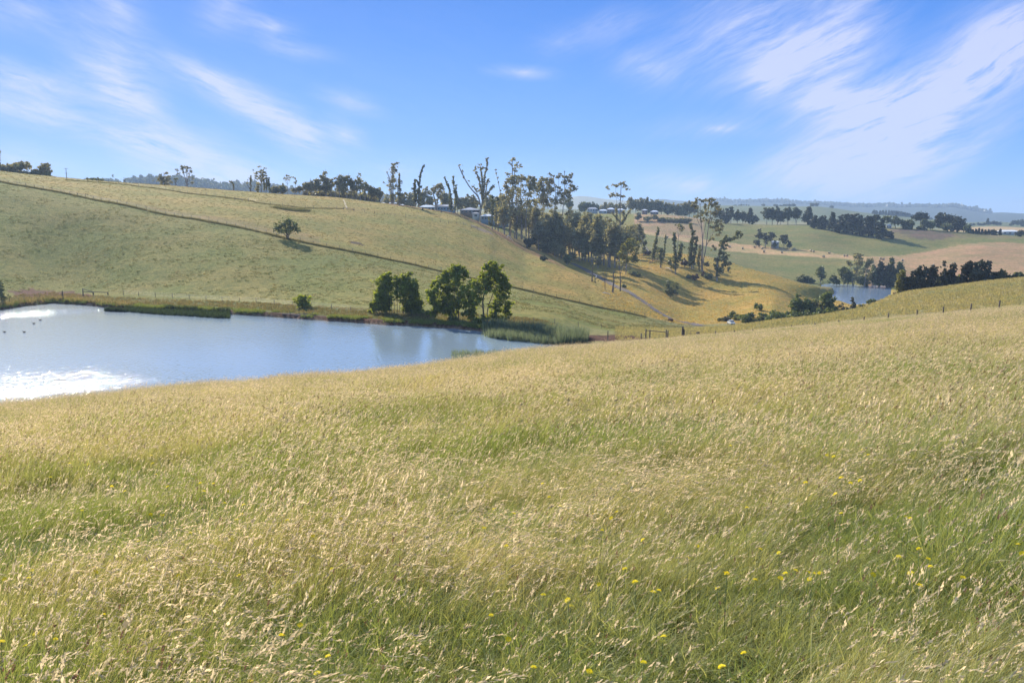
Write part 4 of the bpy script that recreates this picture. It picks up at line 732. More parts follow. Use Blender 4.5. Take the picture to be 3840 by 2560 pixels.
grow_group(T('R4', [(440,930,1105,150,'bush','dark'),(640,1000,1165,130),(720,960,1195,170),(800,1010,1220,120),(590,1185,1245,90,'bush','dark'),(870,1170,1312,90,'round','bush'),(560,1010,1130,120),(930,1120,1240,110),(1230,1100,1330,90)]), 'bush', 'thick shrub', 'along the gully belt edge', 'shrubs along the gully belt edge', name='gully_shrub', cat='shrub', rmin=300, seed=9, size=.45, density=1.0)
grow_group(T('R5', [(470,480,940,190,'gum'),(560,540,930,180),(615,640,900,130),(90,420,960,190,'gum'),(30,520,1050,160),(540,640,980,120),(440,540,1000,170)]), 'round', 'brownish green gum', 'around the tallest thin gum', 'gums around the tall thin gum', rmin=330, seed=10, size=.55, density=.62)
grow_group(T('R5', [(1390,1255,1365,100,'bush','red'),(1240,1040,1180,110,'bush','red'),(700,920,1005,90,'bush','red'),(1590,1250,1350,130,'bush'),(1300,1290,1345,90,'bush'),(1010,1050,1150,90,'bush','epi'),(1520,1230,1320,70,'bush','red'),(470,1220,1290,160),(560,1260,1320,90),(350,1410,1490,80,'bush'),(180,900,1010,130,'bush','red')]), 'bush', 'scrubby bush', 'among the trunks on the golden slope', 'scrub among the slope trees', name='scrub_bush', cat='bush', leaf='epi', rmin=330, seed=11, size=.4, density=.9)
# distant belts
grow_group(T('R5', [(450,140,420,130),(530,140,420,150,'gum'),(620,125,420,120,'gum'),(690,150,430,110,'pine'),(750,165,430,120),(840,180,440,150),(900,210,440,120),(980,220,450,110),(1060,235,450,130),(1150,225,455,120,'gum'),(1240,220,470,120),(1310,200,470,130),(1380,230,480,110),(600,200,430,150),(800,260,450,160),(1000,300,470,170),(1200,320,480,170),(70,225,380,80,'pine'),(20,260,380,70),(160,235,370,110),(240,250,370,100),(330,250,380,120)]), 'round', 'dark hazy tree', 'in the belt behind the distant houses', 'trees behind the distant houses', rmin=700, R=840, seed=12, size=.8, density=.9, name='belt_tree', leaf='gum')
grow_group(T('R4', [(1060,548,680,140),(1130,560,680,90),(1170,545,690,70,'gum'),(1215,572,690,70),(1320,553,690,60,'pine'),(1390,566,690,90),(1490,568,690,90),(890,500,680,100)]), 'round', 'rounded tree', 'behind the pale sheds above the gully', 'trees behind the pale sheds', rmin=700, R=850, seed=13, size=.8, density=.9, name='belt_tree', leaf='olive')
grow_group(T('R5', [(800,400,610,130,'gum'),(560,380,560,110),(700,440,560,110),(900,470,570,130),(1000,470,575,120),(1100,480,580,120),(1200,480,580,130),(1290,470,580,100)]), 'round', 'hazy mid-distance tree', 'on the brown field', 'trees on the brown field', rmin=560, R=735, seed=14, size=.75, density=.85, name='belt_tree', leaf='gum')
grow_group(T('R6', [(40,150,420,140,'gum'),(110,210,430,110),(230,145,430,110,'gum'),(320,215,430,130),(400,235,430,100),(500,190,400,140,'pine'),(585,275,410,70)]), 'round', 'tree', 'in the left of the distant belt', 'trees of the distant field-edge belt, left part', rmin=740, R=800, seed=15, size=.8, density=1.0, name='belt_tree', leaf='far')
grow_group(T('R6', [(740,145,400,140,'gum'),(820,165,410,100),(890,160,415,90),(940,225,425,130),(1040,160,428,140),(1160,170,428,150),(1330,170,445,170,'pine')]), 'round', 'tree', 'in the middle of the distant belt', 'trees of the distant field-edge belt, middle part', rmin=740, R=795, seed=16, size=.8, density=1.1, name='belt_tree', leaf='far')
grow_group(T('R6', [(1420,265,475,120),(1530,292,490,140),(1670,250,520,140,'pine'),(1770,258,540,160),(1870,245,550,160,'dome'),(1960,220,565,180,'dome'),(2060,262,580,150,'dome'),(2190,235,600,170,'dome'),(2250,250,610,120),(2320,262,625,110),(2370,330,640,110)]), 'dome', 'dark tree', 'in the big copse on the far slope', 'trees of the big copse on the far slope', rmin=640, seed=17, size=.8, density=1.5, name='copse_tree', leaf='dark', bark='dark')
grow_group(T('R8', [(60,470,615,130),(150,480,625,120,'bush'),(200,550,640,60,'bush')]), 'round', 'dark tree', 'at the tip of the big copse', 'trees at the tip of the big copse', rmin=620, seed=18, size=.75, density=1.4, name='copse_tree', leaf='dark', bark='dark')
grow_group(T('R6', [(625,455,718,110,'gum'),(720,512,718,90,'gum'),(805,485,728,115,'gum'),(985,525,752,125,'gum'),(1060,640,752,80,'bush'),(865,640,735,80,'bush'),(600,600,715,100,'bush')]), 'gum', 'gum', 'in the group above the hay paddock', 'little group of gums above the hay paddock', rmin=600, R=628, seed=19, size=.6, density=1.1, leaf='far')
traced('R6', (158, 505), [([(158,505),(155,420),(160,330)],24)], [(165,310,36,26),(160,360,50,34),(150,420,56,50),(190,430,50,50),(160,470,40,26)], 'field_tree', 'lone dark tree casting a shadow on the far green paddock', R=770, seed=81, leaf='dark', bark='dark', size=.7, density=1.2)
grow_group(T('R8', [(110,225,450,160,'gum'),(250,235,445,130,'gum'),(340,275,445,140,'gum'),(470,310,465,150),(400,385,475,100,'bush'),(475,420,512,115,'bush'),(720,305,510,160),(820,345,525,150),(700,445,556,115,'bush'),(625,430,500,70,'bush','yellow'),(1070,380,528,150),(1420,400,545,110),(1470,470,545,55,'pine')]), 'round', 'garden tree', 'around the far farmhouse', 'garden trees around the far farmhouse', rmin=700, R=765, seed=25, size=.75, density=1.2, name='garden_tree', leaf='olive', bark='dark')
traced('R8', (655, 500), [([(655,500),(655,400),(650,330)],26)], [(590,310,60,40),(650,290,80,50),(710,300,60,44),(560,330,40,24),(650,340,110,24),(740,330,30,30),(610,265,50,26),(690,262,50,26)], 'cypress_tree', 'flat-bottomed mushroom-shaped dark tree in the far farm garden', R=800, seed=82, leaf='dark', bark='dark', size=.8, density=2.0)
traced('R8', (1050, 520), [([(1050,520),(1050,420),(1050,330)],30)], [(1000,290,70,50),(940,330,60,60),(930,400,50,60),(1000,370,90,70),(1080,300,80,44),(1150,310,80,44),(1100,370,90,60),(1200,330,70,44),(980,440,80,40)], 'cypress_tree', 'big smooth dark tree mound with a long sloping top in the far farm garden', R=790, seed=83, leaf='dark', bark='dark', size=.8, density=2.0)
traced('R8', (1260, 545), [([(1260,545),(1260,450),(1255,380)],30)], [(1250,350,70,40),(1200,400,60,60),(1310,390,60,60),(1260,430,100,70),(1180,470,50,50),(1340,460,50,60),(1270,500,110,40)], 'cypress_tree', 'lower dark dome-shaped tree right of the sloping mound', R=775, seed=84, leaf='dark', bark='dark', size=.8, density=2.0)
grow_group(T('R8', [(1515,485,548,36),(1565,475,548,44),(1612,463,550,44),(1665,475,550,44),(1720,490,552,50),(1770,482,553,40),(1845,465,556,120,'bush'),(1960,472,560,50),(2240,485,590,60,'bush'),(2300,475,596,110,'bush')]), 'pine', 'small dark conifer', 'in the far right hedge', 'small conifers of the far right hedge line', rmin=700, R=768, seed=26, size=.6, density=1.5, name='hedge_conifer', leaf='dark', bark='dark')
near_row = [(480,1045,1485,180),(600,990,1465,170),(710,942,1452,190),(830,972,1440,170),(940,1150,1412,90,'gum','epi'),(1040,950,1402,160),(1170,938,1388,170),(1285,1205,1362,100,'round','epi'),(1410,910,1352,230),(1640,890,1325,330),(1760,960,1320,190),(1890,1060,1305,130,'bush'),(2000,1030,1292,190,'bush','olive'),(2170,1090,1275,140,'bush'),(2290,1070,1262,130,'bush','olive')]
grow_group(T('R8', near_row), 'dome', 'dark shelter tree', 'in the row on the right-hand brow', 'shelter belt on the right-hand brow', rmin=200, R=262, seed=27, size=.36, density=1.5, name='shelter_tree', leaf='dark', bark='dark')
grow_group(T('R8', [(330,1120,1440,180,'round','yellow'),(300,1310,1530,150,'bush','red'),(400,1280,1520,180,'bush','epi'),(250,1380,1550,100,'bush','red')]), 'bush', 'mixed shrub', 'at the pond end of the shelter row', 'shrubs at the pond end of the shelter row', rmin=200, R=262, seed=28, size=.36, density=1.1, name='shelter_shrub', cat='shrub')
grow_group(T('C5', [(300,950,1045,120,'bush'),(440,868,1040,95,'round'),(340,980,1045,90,'bush'),(560,915,1035,90,'bush'),(590,960,1035,70,'bush'),(660,870,1035,130,'round'),(700,905,1035,100,'round'),(930,845,1030,90,'round'),(1000,820,1030,120,'pine','dark'),(1060,850,1030,90,'round','dark'),(1100,785,1035,120,'pine'),(1170,825,1035,120,'round'),(850,940,1035,110,'bush'),(960,960,1035,100,'bush'),(1080,960,1040,110,'bush','dark'),(220,990,1020,80,'bush'),(1150,930,1045,110,'bush','epi')]), 'round', 'bushy tree', 'behind the small distant pond', 'trees along the far shore of the small pond', rmin=455, R=482, seed=29, size=.5, density=1.0, name='pond_tree', leaf='olive', bark='gum')
traced('C5', (750, 1020), [([(750,1020),(738,920),(730,850),(700,800)],11),([(752,1010),(770,900),(785,800),(790,720)],8),([(770,900),(810,800),(820,760)],5)], [(770,712,30,16),(800,720,26,18),(750,750,26,20),(800,760,36,24),(770,790,30,24,.8),(820,790,26,30),(700,790,26,12),(690,775,20,8),(720,815,26,12),(790,840,40,40,.8),(760,900,40,50,.7),(800,920,40,50,.8),(650,840,16,20,.4)], 'gum_tree', 'tallest gum on the far shore of the small pond, crown leaning right', R=480, seed=85, size=.5, density=1.0)
traced('C5', (870, 1020), [([(860,1020),(862,900),(880,800),(890,760)],9),([(885,1015),(920,960),(905,930)],4)], [(890,755,30,16),(870,780,26,24),(905,785,24,20),(880,820,34,30),(870,870,34,40,.9),(900,900,40,40,.8)], 'gum_tree', 'second gum on the small pond shore with a narrow upright crown', R=480, seed=86, size=.5, density=1.0)
grow_group(T('C5', [(220,1112,1275,110,'round'),(195,1095,1270,30,'bush','red'),(320,1150,1295,120,'round'),(400,1170,1305,130,'round','epi'),(510,1095,1260,140,'round'),(585,1140,1250,80,'bush','epi'),(650,1125,1240,120,'bush','pale'),(740,1185,1270,130,'bush','pale'),(750,1142,1200,60,'dome','pale'),(595,1220,1305,85,'bush'),(695,1208,1305,95,'bush'),(840,1175,1275,110,'bush','epi'),(935,1162,1258,110,'round')]), 'bush', 'leafy valley bush', 'in the thicket before the small pond', 'bushes of the thicket before the small pond', rmin=250, R=283, seed=30, size=.36, density=1.1, name='thicket_bush', cat='bush', leaf='bush', bark='dark')
grow_group(T('C5', [(40,1280,1372,130),(150,1290,1365,150),(260,1300,1352,150),(370,1290,1345,140),(480,1245,1325,150),(600,1255,1315,130),(790,1230,1295,120),(100,1330,1375,140),(0,1270,1370,120),(95,1265,1360,110),(205,1250,1350,120),(310,1240,1345,120),(420,1230,1335,120),(540,1200,1320,120),(700,1230,1300,100),(880,1215,1280,90)]), 'bush', 'low pale scrub bush', 'at the front of the valley thicket', 'low scrub at the front of the thicket', rmin=250, R=272, seed=41, size=.33, density=1.0, name='scrub_bush', cat='bush', leaf='bush', bark='dark')
grow_group(T('C3', [(1925,485,560,60,'round'),(1965,495,565,60,'round'),(1860,540,665,90),(1790,560,665,90),(1735,590,655,80,'bush','yellow'),(1640,612,665,80,'bush','pale'),(2000,560,650,90),(2095,520,650,90),(2150,548,655,110),(2235,552,650,100),(1890,635,685,120,'bush','yellow'),(2050,620,675,140,'bush','yellow'),(2200,610,665,140,'bush','yellow'),(1080,640,665,50,'bush','red'),(1700,560,650,110),(1580,630,665,70,'bush','yellow'),(1830,590,680,110),(1960,600,680,110,'bush','yellow'),(2120,590,670,120),(2260,600,655,110,'bush','yellow')]), 'bush', 'green creek bush', 'near the white car', 'creek bushes near the white car', rmin=240, seed=42, size=.33, density=1.0, name='creek_bush', cat='bush', leaf='bush', bark='dark')
# beyond: small trees on far hills
grow_group(T('R6', [(380,135,165,30),(415,138,165,24),(450,138,165,22),(485,143,165,20),(690,140,180,50),(870,150,190,70),(940,150,175,40),(1000,148,170,70),(1060,142,168,60),(1120,135,165,60),(1390,130,170,70),(1445,118,195,60),(1665,165,197,50),(60,150,175,50),(290,170,215,40),(350,185,215,40)]), 'round', 'tiny hazy tree', 'on the pale horizon hills', 'tiny trees on the far green hills', R=2150, seed=43, size=2.4, density=1.0, name='distant_tree', leaf='far')
grow_group(T('R8', [(-100,170,215,60),(-60,175,215,40),(0,178,220,40),(45,168,222,40),(95,172,222,34),(145,170,225,36),(185,176,228,30),(210,176,228,26),(240,176,230,34),(265,178,232,30),(290,182,235,22),(320,188,240,36),(350,192,245,34),(378,200,255,26),(405,205,265,34),(440,215,280,50),(480,228,290,60),(530,240,300,60),(780,275,330,60),(830,290,345,50)]), 'pine', 'hazy plantation tree', 'in the line below the blue hills', 'line of plantation trees below the blue hills', R=2050, seed=44, size=2.2, density=1.2, name='plantation_tree', leaf='far')
grow_group(T('R8', [(1480,378,420,50),(1530,375,420,40),(1600,370,420,30),(1640,385,425,60),(1755,300,425,50,'pine'),(1800,360,430,50),(1850,345,430,50),(1900,355,435,60),(1950,365,430,50),(2130,380,430,50),(2180,330,380,60),(2250,325,380,70),(2320,310,385,50),(2330,400,440,70),(1700,375,420,40)]), 'round', 'faint hazy tree', 'on the far right plain', 'faint trees on the far right plain', R=1700, seed=45, size=1.9, density=1.0, name='distant_tree', leaf='far')
# forest on the far left ridge: reads as one mass
rngf = np.random.default_rng(99); bl = []
for i in range(420):
    u = rngf.uniform(380, 1480); R_ = rngf.uniform(1900, 2060); p = atR(u, R_, 700); h = rngf.uniform(9, 20)*(1.25 if 650 < u < 760 or 930 < u < 990 else 1)
    bl.append((p.x, p.y, p.z+h*.55, h*.55, h*.55, h*.5, .8))
v, f, c = leaves(bl, 4.5, .8, rngf); obj('forest', mesh_from('forest', v, f, ML['far'], False, c), kind='stuff', label='hazy grey forest along the far left ridge')
bl = []
for i in range(520):
    u = rngf.uniform(2650, 3700); R_ = rngf.uniform(4760, 5030); p = atR(u, R_, 770); h = rngf.uniform(9, 21)
    bl.append((p.x, p.y, p.z+h*.2, h*1.6, h*1.6, h*.4, .8))
v, f, c = leaves(bl, 10, .7, rngf); obj('hill_forest', mesh_from('hill_forest', v, f, ML['far'], False, c), kind='stuff', label='blue wooded crest of the farthest hills')
# ------------------------------------------------------------------ meadow grass (stuff, instanced by geometry nodes)
def grass_material(name, dry, green, head=False):
    m, t, o = mat_new(name)
    a = nd(t, 'ShaderNodeAttribute', _attribute_name='tint'); ai = nd(t, 'ShaderNodeAttribute', _attribute_name='dry', _attribute_type='INSTANCER')
    oi = nd(t, 'ShaderNodeObjectInfo')
    f = mnode('SUBTRACT', oi.outputs['Random'], .5, tree=t); f = mnode('MULTIPLY', f, .5, tree=t); f = mnode('ADD', f, ai.outputs['Fac'], clamp=True, tree=t)
    mx = nd(t, 'ShaderNodeMix', _data_type='RGBA'); t.links.new(f, mx.inputs[0]); mx.inputs[6].default_value = (*green, 1); mx.inputs[7].default_value = (*dry, 1)
    v2 = nd(t, 'ShaderNodeVectorMath', _operation='MULTIPLY'); t.links.new(mx.outputs[2], v2.inputs[0]); t.links.new(a.outputs['Color'], v2.inputs[1])
    d = nd(t, 'ShaderNodeBsdfDiffuse'); t.links.new(v2.outputs[0], d.inputs[0])
    tr = nd(t, 'ShaderNodeBsdfTranslucent'); v3 = nd(t, 'ShaderNodeVectorMath', _operation='MULTIPLY'); v3.inputs[1].default_value = (1.25, 1.15, .75) if not head else (1.1, 1.0, .9)
    t.links.new(v2.outputs[0], v3.inputs[0]); t.links.new(v3.outputs[0], tr.inputs[0])
    ms = nd(t, 'ShaderNodeMixShader'); ms.inputs[0].default_value = .5; t.links.new(d.outputs[0], ms.inputs[1]); t.links.new(tr.outputs[0], ms.inputs[2])
    gl = nd(t, 'ShaderNodeBsdfGlossy', Roughness=.5); gl.inputs[0].default_value = (.8, .8, .75, 1)
    m2_ = nd(t, 'ShaderNodeMixShader'); m2_.inputs[0].default_value = .035 if not head else .01; t.links.new(ms.outputs[0], m2_.inputs[1]); t.links.new(gl.outputs[0], m2_.inputs[2])
    t.links.new(m2_.outputs[0], o.inputs[0]); return m
MG = grass_material('grass_blades', (.53, .455, .23), (.225, .275, .072)); MH = grass_material('seed_heads', (.76, .63, .41), (.66, .56, .35), True)
MBR = grass_material('brown_heads', (.27, .15, .085), (.24, .14, .08), True)
M_YEL = grass_material('dandelion_petals', (.92, .76, .03), (.95, .80, .03), True)
M_WHT = grass_material('clover_head', (.75, .68, .62), (.75, .70, .65), True)
WIND = np.array([1.0, -.25])
def blade(rng, x, y, h, wd, lean, bend, V_, F_, C_, c, segs=3):
    """one flat, tapering, wind-bent blade; lean and bend are horizontal shifts"""
    yaw = rng.uniform(0, PI); wx, wy = math.cos(yaw)*wd/2, math.sin(yaw)*wd/2; b0 = len(V_)
    for i in range(segs+1):
        f = i/segs; ox = lean[0]*f+bend[0]*f*f; oy = lean[1]*f+bend[1]*f*f; z = h*f*(1-.22*f*min(1.5, (abs(bend[0])+abs(bend[1]))/h)); k_ = (1-f)**.6 if f < 1 else .05
        V_ += [(x+ox-wx*k_, y+oy-wy*k_, z), (x+ox+wx*k_, y+oy+wy*k_, z)]; C_ += [c, c]
        if i: F_.append((b0+2*i-2, b0+2*i-1, b0+2*i+1, b0+2*i))
    return x+lean[0]+bend[0], y+lean[1]+bend[1], V_[-1][2]
def head(rng, p, d, ln, r, V_, F_, C_, c, droop=.3):
    """a feathery seed head: spikelets set round a nodding axis, uneven in length and tone"""
    d = np.array(d, float); d /= np.linalg.norm(d); up = np.array([0, 0, 1.]); s = np.cross(d, up); s /= np.linalg.norm(s)+1e-9; t_ = np.cross(s, d)
    n_ = int(rng.integers(7, 11)); gap = rng.random() < .25; p = np.array(p)
    for i in range(n_):
        f = (i+.2)/n_; prof = (.45+1.0*min(1, f*3.2))*(1-f**2.2)+.18; a = rng.uniform(0, 2*PI); out_ = (math.cos(a)*s+math.sin(a)*t_)
        if gap and rng.random() < .4: continue
        c0 = p + d*ln*f + np.array([0, 0, -droop*ln*f*f]); L_ = ln*rng.uniform(.16, .30); tip = c0 + d*L_ + out_*r*prof*rng.uniform(.5, 1.5) + np.array([0, 0, -droop*L_*f])
        sd_ = np.cross(d, out_)*r*prof*rng.uniform(.45, .85); b0 = len(V_); mid = (c0+tip)/2+out_*r*.35*prof
        V_ += [tuple(c0), tuple(mid-sd_), tuple(tip), tuple(mid+sd_)]; k_ = c*rng.uniform(.7, 1.3); C_ += [k_*.85, k_, k_*1.1, k_]; F_.append((b0, b0+1, b0+2, b0+3))
def patch(kind, seed, rad, k_w=1.0):
    """one tuft patch: blades and seed stalks; k_w widens blades where the patch stands far off"""
    rng = np.random.default_rng(seed); V_, F_, C_ = [], [], []; mi = []
    def mark(i): 
        while len(mi) < len(F_): mi.append(i)
    nb = dict(near=64, mid=38, far=24, lodged=52, leafy=80)[kind]; ns = dict(near=5, mid=6, far=6, lodged=9, leafy=3)[kind]
    for i in range(nb):
        a = rng.uniform(0, 2*PI); r = rad*math.sqrt(rng.random()); h = rng.uniform(.10, .30)*(1.25 if kind != 'near' else 1)
        ln = rng.normal(0, .07, 2) + WIND*rng.uniform(0, .08); bd = rng.normal(0, .05, 2) + WIND*rng.uniform(0, .14)
        wd_ = rng.uniform(.003, .0065)*k_w; cc = rng.uniform(.55, 1.4)
        if kind == 'lodged': ln = ln + WIND*.15; h *= .8
        if kind == 'leafy': h = rng.uniform(.04, .17); wd_ *= rng.uniform(1.0, 1.7); ln = rng.normal(0, .09, 2); bd = rng.normal(0, .08, 2); cc *= 1.15
        blade(rng, r*math.cos(a), r*math.sin(a), h, wd_, ln, bd, V_, F_, C_, cc, 3 if kind in ('near', 'lodged') else 2)
    if kind in ('near', 'lodged', 'mid'):     # dead straw stems lying every way
        for i in range(12):
            a = rng.uniform(0, 2*PI); d_ = rng.normal(0, .13, 2) + WIND*.05; blade(rng, rad*math.cos(a), rad*math.sin(a), rng.uniform(.06, .24), .0024*k_w, d_*.7, d_*.4, V_, F_, C_, rng.uniform(1.2, 2.3), 2)
    mark(0)
    for i in range(ns):
        a = rng.uniform(0, 2*PI); r = rad*math.sqrt(rng.random()); h = rng.uniform(.28, .50); w_ = rng.uniform(.05, .20)
        if kind == 'lodged': w_ += .12; h *= .85
        ln = WIND*w_*.5 + rng.normal(0, .05, 2); bd = WIND*w_ + rng.normal(0, .03, 2)
        p = blade(rng, r*math.cos(a), r*math.sin(a), h, .0022*k_w, ln, bd, V_, F_, C_, rng.uniform(.9, 1.3), 3); mark(0)
        t_ = rng.random(); hl = rng.uniform(.035, .080); d = (bd[0]*1.3+ln[0]*.6+.01, bd[1]*1.3+ln[1], h*rng.uniform(.55, 1.2))
        if t_ < .92: head(rng, p, d, hl*rng.uniform(.6, 1.5), rng.uniform(.0018, .0056)*k_w**.8, V_, F_, C_, rng.uniform(.65, 1.3), rng.uniform(0, .45)); mark(1)
        else: head(rng, p, (0.1, 0, 1), hl*.5, .0055*k_w**.8, V_, F_, C_, rng.uniform(.8, 1.2), 0); mark(2)
    me = mesh_from('meadow_patch', V_, np.array(F_), None, False, np.array(C_)[:, None]*np.ones((1, 3)))
    for m_ in (MG, MH, MBR): me.materials.append(m_)
    me.polygons.foreach_set('material_index', np.array(mi, np.int32)); return me
def scatter(name, protos, pts, rotz, scl, dry, label, tilt=None):
    """instances of small meshes on points; prototypes live only in an unlinked collection"""
    cl_ = bpy.data.collections.new(name+'_kinds')
    for i, pm in enumerate(protos): cl_.objects.link(bpy.data.objects.new(f'{name}_kind', pm))
    me = bpy.data.meshes.new(name); me.vertices.add(len(pts)); me.vertices.foreach_set('co', np.asarray(pts, np.float32).ravel())
    for an, arr in (('yaw', rotz), ('size', scl), ('dry', dry), ('pick', RNG.integers(0, len(protos), len(pts)))):
        at_ = me.attributes.new(an, 'INT' if an == 'pick' else 'FLOAT', 'POINT'); at_.data.foreach_set('value', np.asarray(arr, np.int32 if an == 'pick' else np.float32))
    o = obj(name, me, kind='stuff', label=label)
    ng = bpy.data.node_groups.new(name+'_scatter', 'GeometryNodeTree'); ng.interface.new_socket('Geometry', in_out='INPUT', socket_type='NodeSocketGeometry'); ng.interface.new_socket('Geometry', in_out='OUTPUT', socket_type='NodeSocketGeometry')
    n = ng.nodes; l = ng.links; gi = n.new('NodeGroupInput'); go = n.new('NodeGroupOutput'); m2p = n.new('GeometryNodeMeshToPoints'); iop = n.new('GeometryNodeInstanceOnPoints')
    ci_ = n.new('GeometryNodeCollectionInfo'); ci_.inputs['Collection'].default_value = cl_; ci_.inputs['Separate Children'].default_value = True; ci_.inputs['Reset Children'].default_value = True
    def na(nm, ty='FLOAT'):
        x = n.new('GeometryNodeInputNamedAttribute'); x.data_type = ty; x.inputs[0].default_value = nm; return x.outputs[0]
    cx = n.new('ShaderNodeCombineXYZ'); l.new(na('yaw'), cx.inputs[2]); er = n.new('FunctionNodeEulerToRotation'); l.new(cx.outputs[0], er.inputs[0])
    l.new(gi.outputs[0], m2p.inputs[0]); l.new(m2p.outputs[0], iop.inputs['Points']); l.new(ci_.outputs[0], iop.inputs['Instance']); iop.inputs['Pick Instance'].default_value = True
    l.new(na('pick', 'INT'), iop.inputs['Instance Index']); l.new(er.outputs[0], iop.inputs['Rotation']); l.new(na('size'), iop.inputs['Scale']); l.new(iop.outputs[0], go.inputs[0])
    o.modifiers.new('scatter', 'NODES').node_group = ng; return o
def ring_points(r0, r1, dens, rng, az0=-34.5, az1=34.5, keep=None):
    a0, a1 = math.radians(az0), math.radians(az1); A = (r1*r1-r0*r0)/2*(a1-a0); n_ = int(A*dens)
    r = np.sqrt(rng.uniform(r0*r0, r1*r1, n_)); a = rng.uniform(a0, a1, n_); x, y = r*np.sin(a), r*np.cos(a)
    return x, y
def fbm(x, y, s, seed): return (vnoise(x/s, y/s, seed)*.55+vnoise(x/s*2.1, y/s*2.1, seed+1)*.3+vnoise(x/s*4.3, y/s*4.3, seed+2)*.15)
def dryness(x, y):
    r = np.hypot(x, y); d = fbm(x, y, 2.6, 61)*.6 + fbm(x, y, 9., 71)*.4
    base = np.clip((r-3.0)/26, 0, 1)*.33 + .29 - .22*(leafmask(x, y) > .53)
    return np.clip(base + (d-.5)*1.9, 0, 1)
rg = np.random.default_rng(77)
def meadow(name, kinds, x, y, label, smin=.8, smax=1.3, sink=.01, hmod=True):
    z = height(x, y); n_ = len(x); dr = dryness(x, y)
    hm = np.clip(.28 + 1.30*fbm(x, y, 1.5, 91), .42, 1.35)
    scatter(name, kinds, np.stack([x, y, z-sink], 1), rg.uniform(-.5, .5, n_), rg.uniform(smin, smax, n_)*hm, dr, label)
NEARP = [patch('near', 100+i, .11) for i in range(10)] + [patch('lodged', 130+i, .12) for i in range(2)]
MIDP = [patch('mid', 200+i, .15, 1.5) for i in range(8)]; FARP = [patch('far', 300+i, .24, 2.6) for i in range(7)]; VFARP = [patch('far', 400+i, .42, 4.5) for i in range(6)]
def edge_keep(x, y, over=14):
    a = np.arctan2(x, y); r = np.hypot(x, y); rg_ = np.interp(a, AZ, LR[0]); return r < rg_+over
LEAFP = [patch('leafy', 160+i, .13) for i in range(7)]; LEAFM = [patch('leafy', 180+i, .18, 1.5) for i in range(6)]
def leafmask(x, y): return fbm(x, y, 1.3, 131)*.55 + fbm(x, y, 4.2, 141)*.45 + np.clip((4-np.hypot(x, y))*.01, -.14, .03)
x, y = ring_points(1.6, 9.5, 88, rg); lm_ = leafmask(x, y)+rg.normal(0, .05, len(x)) > .53
meadow('meadow_grass', NEARP, x[~lm_], y[~lm_], 'long straw coloured and green meadow grass nearest the viewer'); meadow('leafy_grass', LEAFP, x[lm_], y[lm_], 'low bright green leafy growth between the tall grass nearest the viewer', .8, 1.4)
x, y = ring_points(9.5, 24, 38, rg); lm_ = leafmask(x, y)+rg.normal(0, .05, len(x)) > .54
meadow('meadow_grass', MIDP, x[~lm_], y[~lm_], 'windblown meadow grass with pale seed heads on the hill'); meadow('leafy_grass', LEAFM, x[lm_], y[lm_], 'low green growth between the tall grass on the hill', .9, 1.5)
x, y = ring_points(24, 62, 13, rg); k_ = edge_keep(x, y, 10); meadow('meadow_grass', FARP, x[k_], y[k_], 'dry seeding grass towards the brow of the meadow')
x, y = ring_points(62, 128, 6.5, rg, -12); a = np.arctan2(x, y); k_ = edge_keep(x, y, 16); meadow('meadow_grass', VFARP, x[k_], y[k_], 'tan grass at the far edge of the meadow', .62, .85)
# taller single seed stalks that catch the light
def stalk(seed, k_w=1.0):
    rng = np.random.default_rng(seed); V_, F_, C_ = [], [], []; mi = []
    for i in range(3):
        w_ = rng.uniform(.12, .30); h = rng.uniform(.38, .58); ln = WIND*w_*.5+rng.normal(0, .03, 2); bd = WIND*w_*.9; x0, y0 = rng.normal(0, .04, 2)
        p = blade(rng, x0, y0, h, .0025*k_w, ln, bd, V_, F_, C_, 1.2, 5); mi += [0]*(len(F_)-len(mi))
        head(rng, p, (bd[0]*1.8+ln[0], bd[1]*2, h*rng.uniform(.45, .8)), rng.uniform(.07, .13), rng.uniform(.0036, .0060)*k_w**.7, V_, F_, C_, 1.15, rng.uniform(.2, .6)); mi += [1]*(len(F_)-len(mi))
    me = mesh_from('seed_stalk', V_, np.array(F_), None, False, np.array(C_)[:, None]*np.ones((1, 3)))
    for m_ in (MG, MH, MBR): me.materials.append(m_)
    me.polygons.foreach_set('material_index', np.array(mi, np.int32)); return me
def stalks(name, r0, r1, dens, kw, label):
    x, y = ring_points(r0, r1, dens, rg); f = fbm(x, y, 2.2, 41)*.6+fbm(x, y, 7, 45)*.4 - .25*np.clip(leafmask(x, y)-.48, 0, .2)*4; k_ = (f + rg.normal(0, .035, len(x)) > .50) & edge_keep(x, y, 3); x, y = x[k_], y[k_]
    scatter(name, [stalk(500+i, kw) for i in range(6)], np.stack([x, y, height(x, y)-.01], 1), rg.uniform(-.45, .45, len(x)), rg.uniform(.75, 1.15, len(x)), np.ones(len(x))*.9, label)
stalks('seed_stalks', 2.2, 12, 17, 1.0, 'tall pale grass heads bending in the wind close by')
stalks('seed_stalks', 12, 34, 9, 1.5, 'tall pale grass heads bending in the wind across the slope')
stalks('seed_stalks', 34, 72, 2.6, 2.6, 'pale grass heads along the brow of the meadow')

x, y = ring_points(40, 74, 1.1, rg, -34, 6); a = np.arctan2(x, y); r = np.hypot(x, y); e_ = np.interp(a, AZ, LR[0]); k_ = (r > e_-9) & (r < e_+5); x, y = x[k_], y[k_]
scatter('seed_stalks', [stalk(560+i, 2.0) for i in range(5)], np.stack([x, y, height(x, y)-.01], 1), rg.uniform(-.6, .6, len(x)), rg.uniform(1.0, 1.55, len(x)), np.ones(len(x))*.45, 'ragged taller stalks standing up along the brow above the pond')

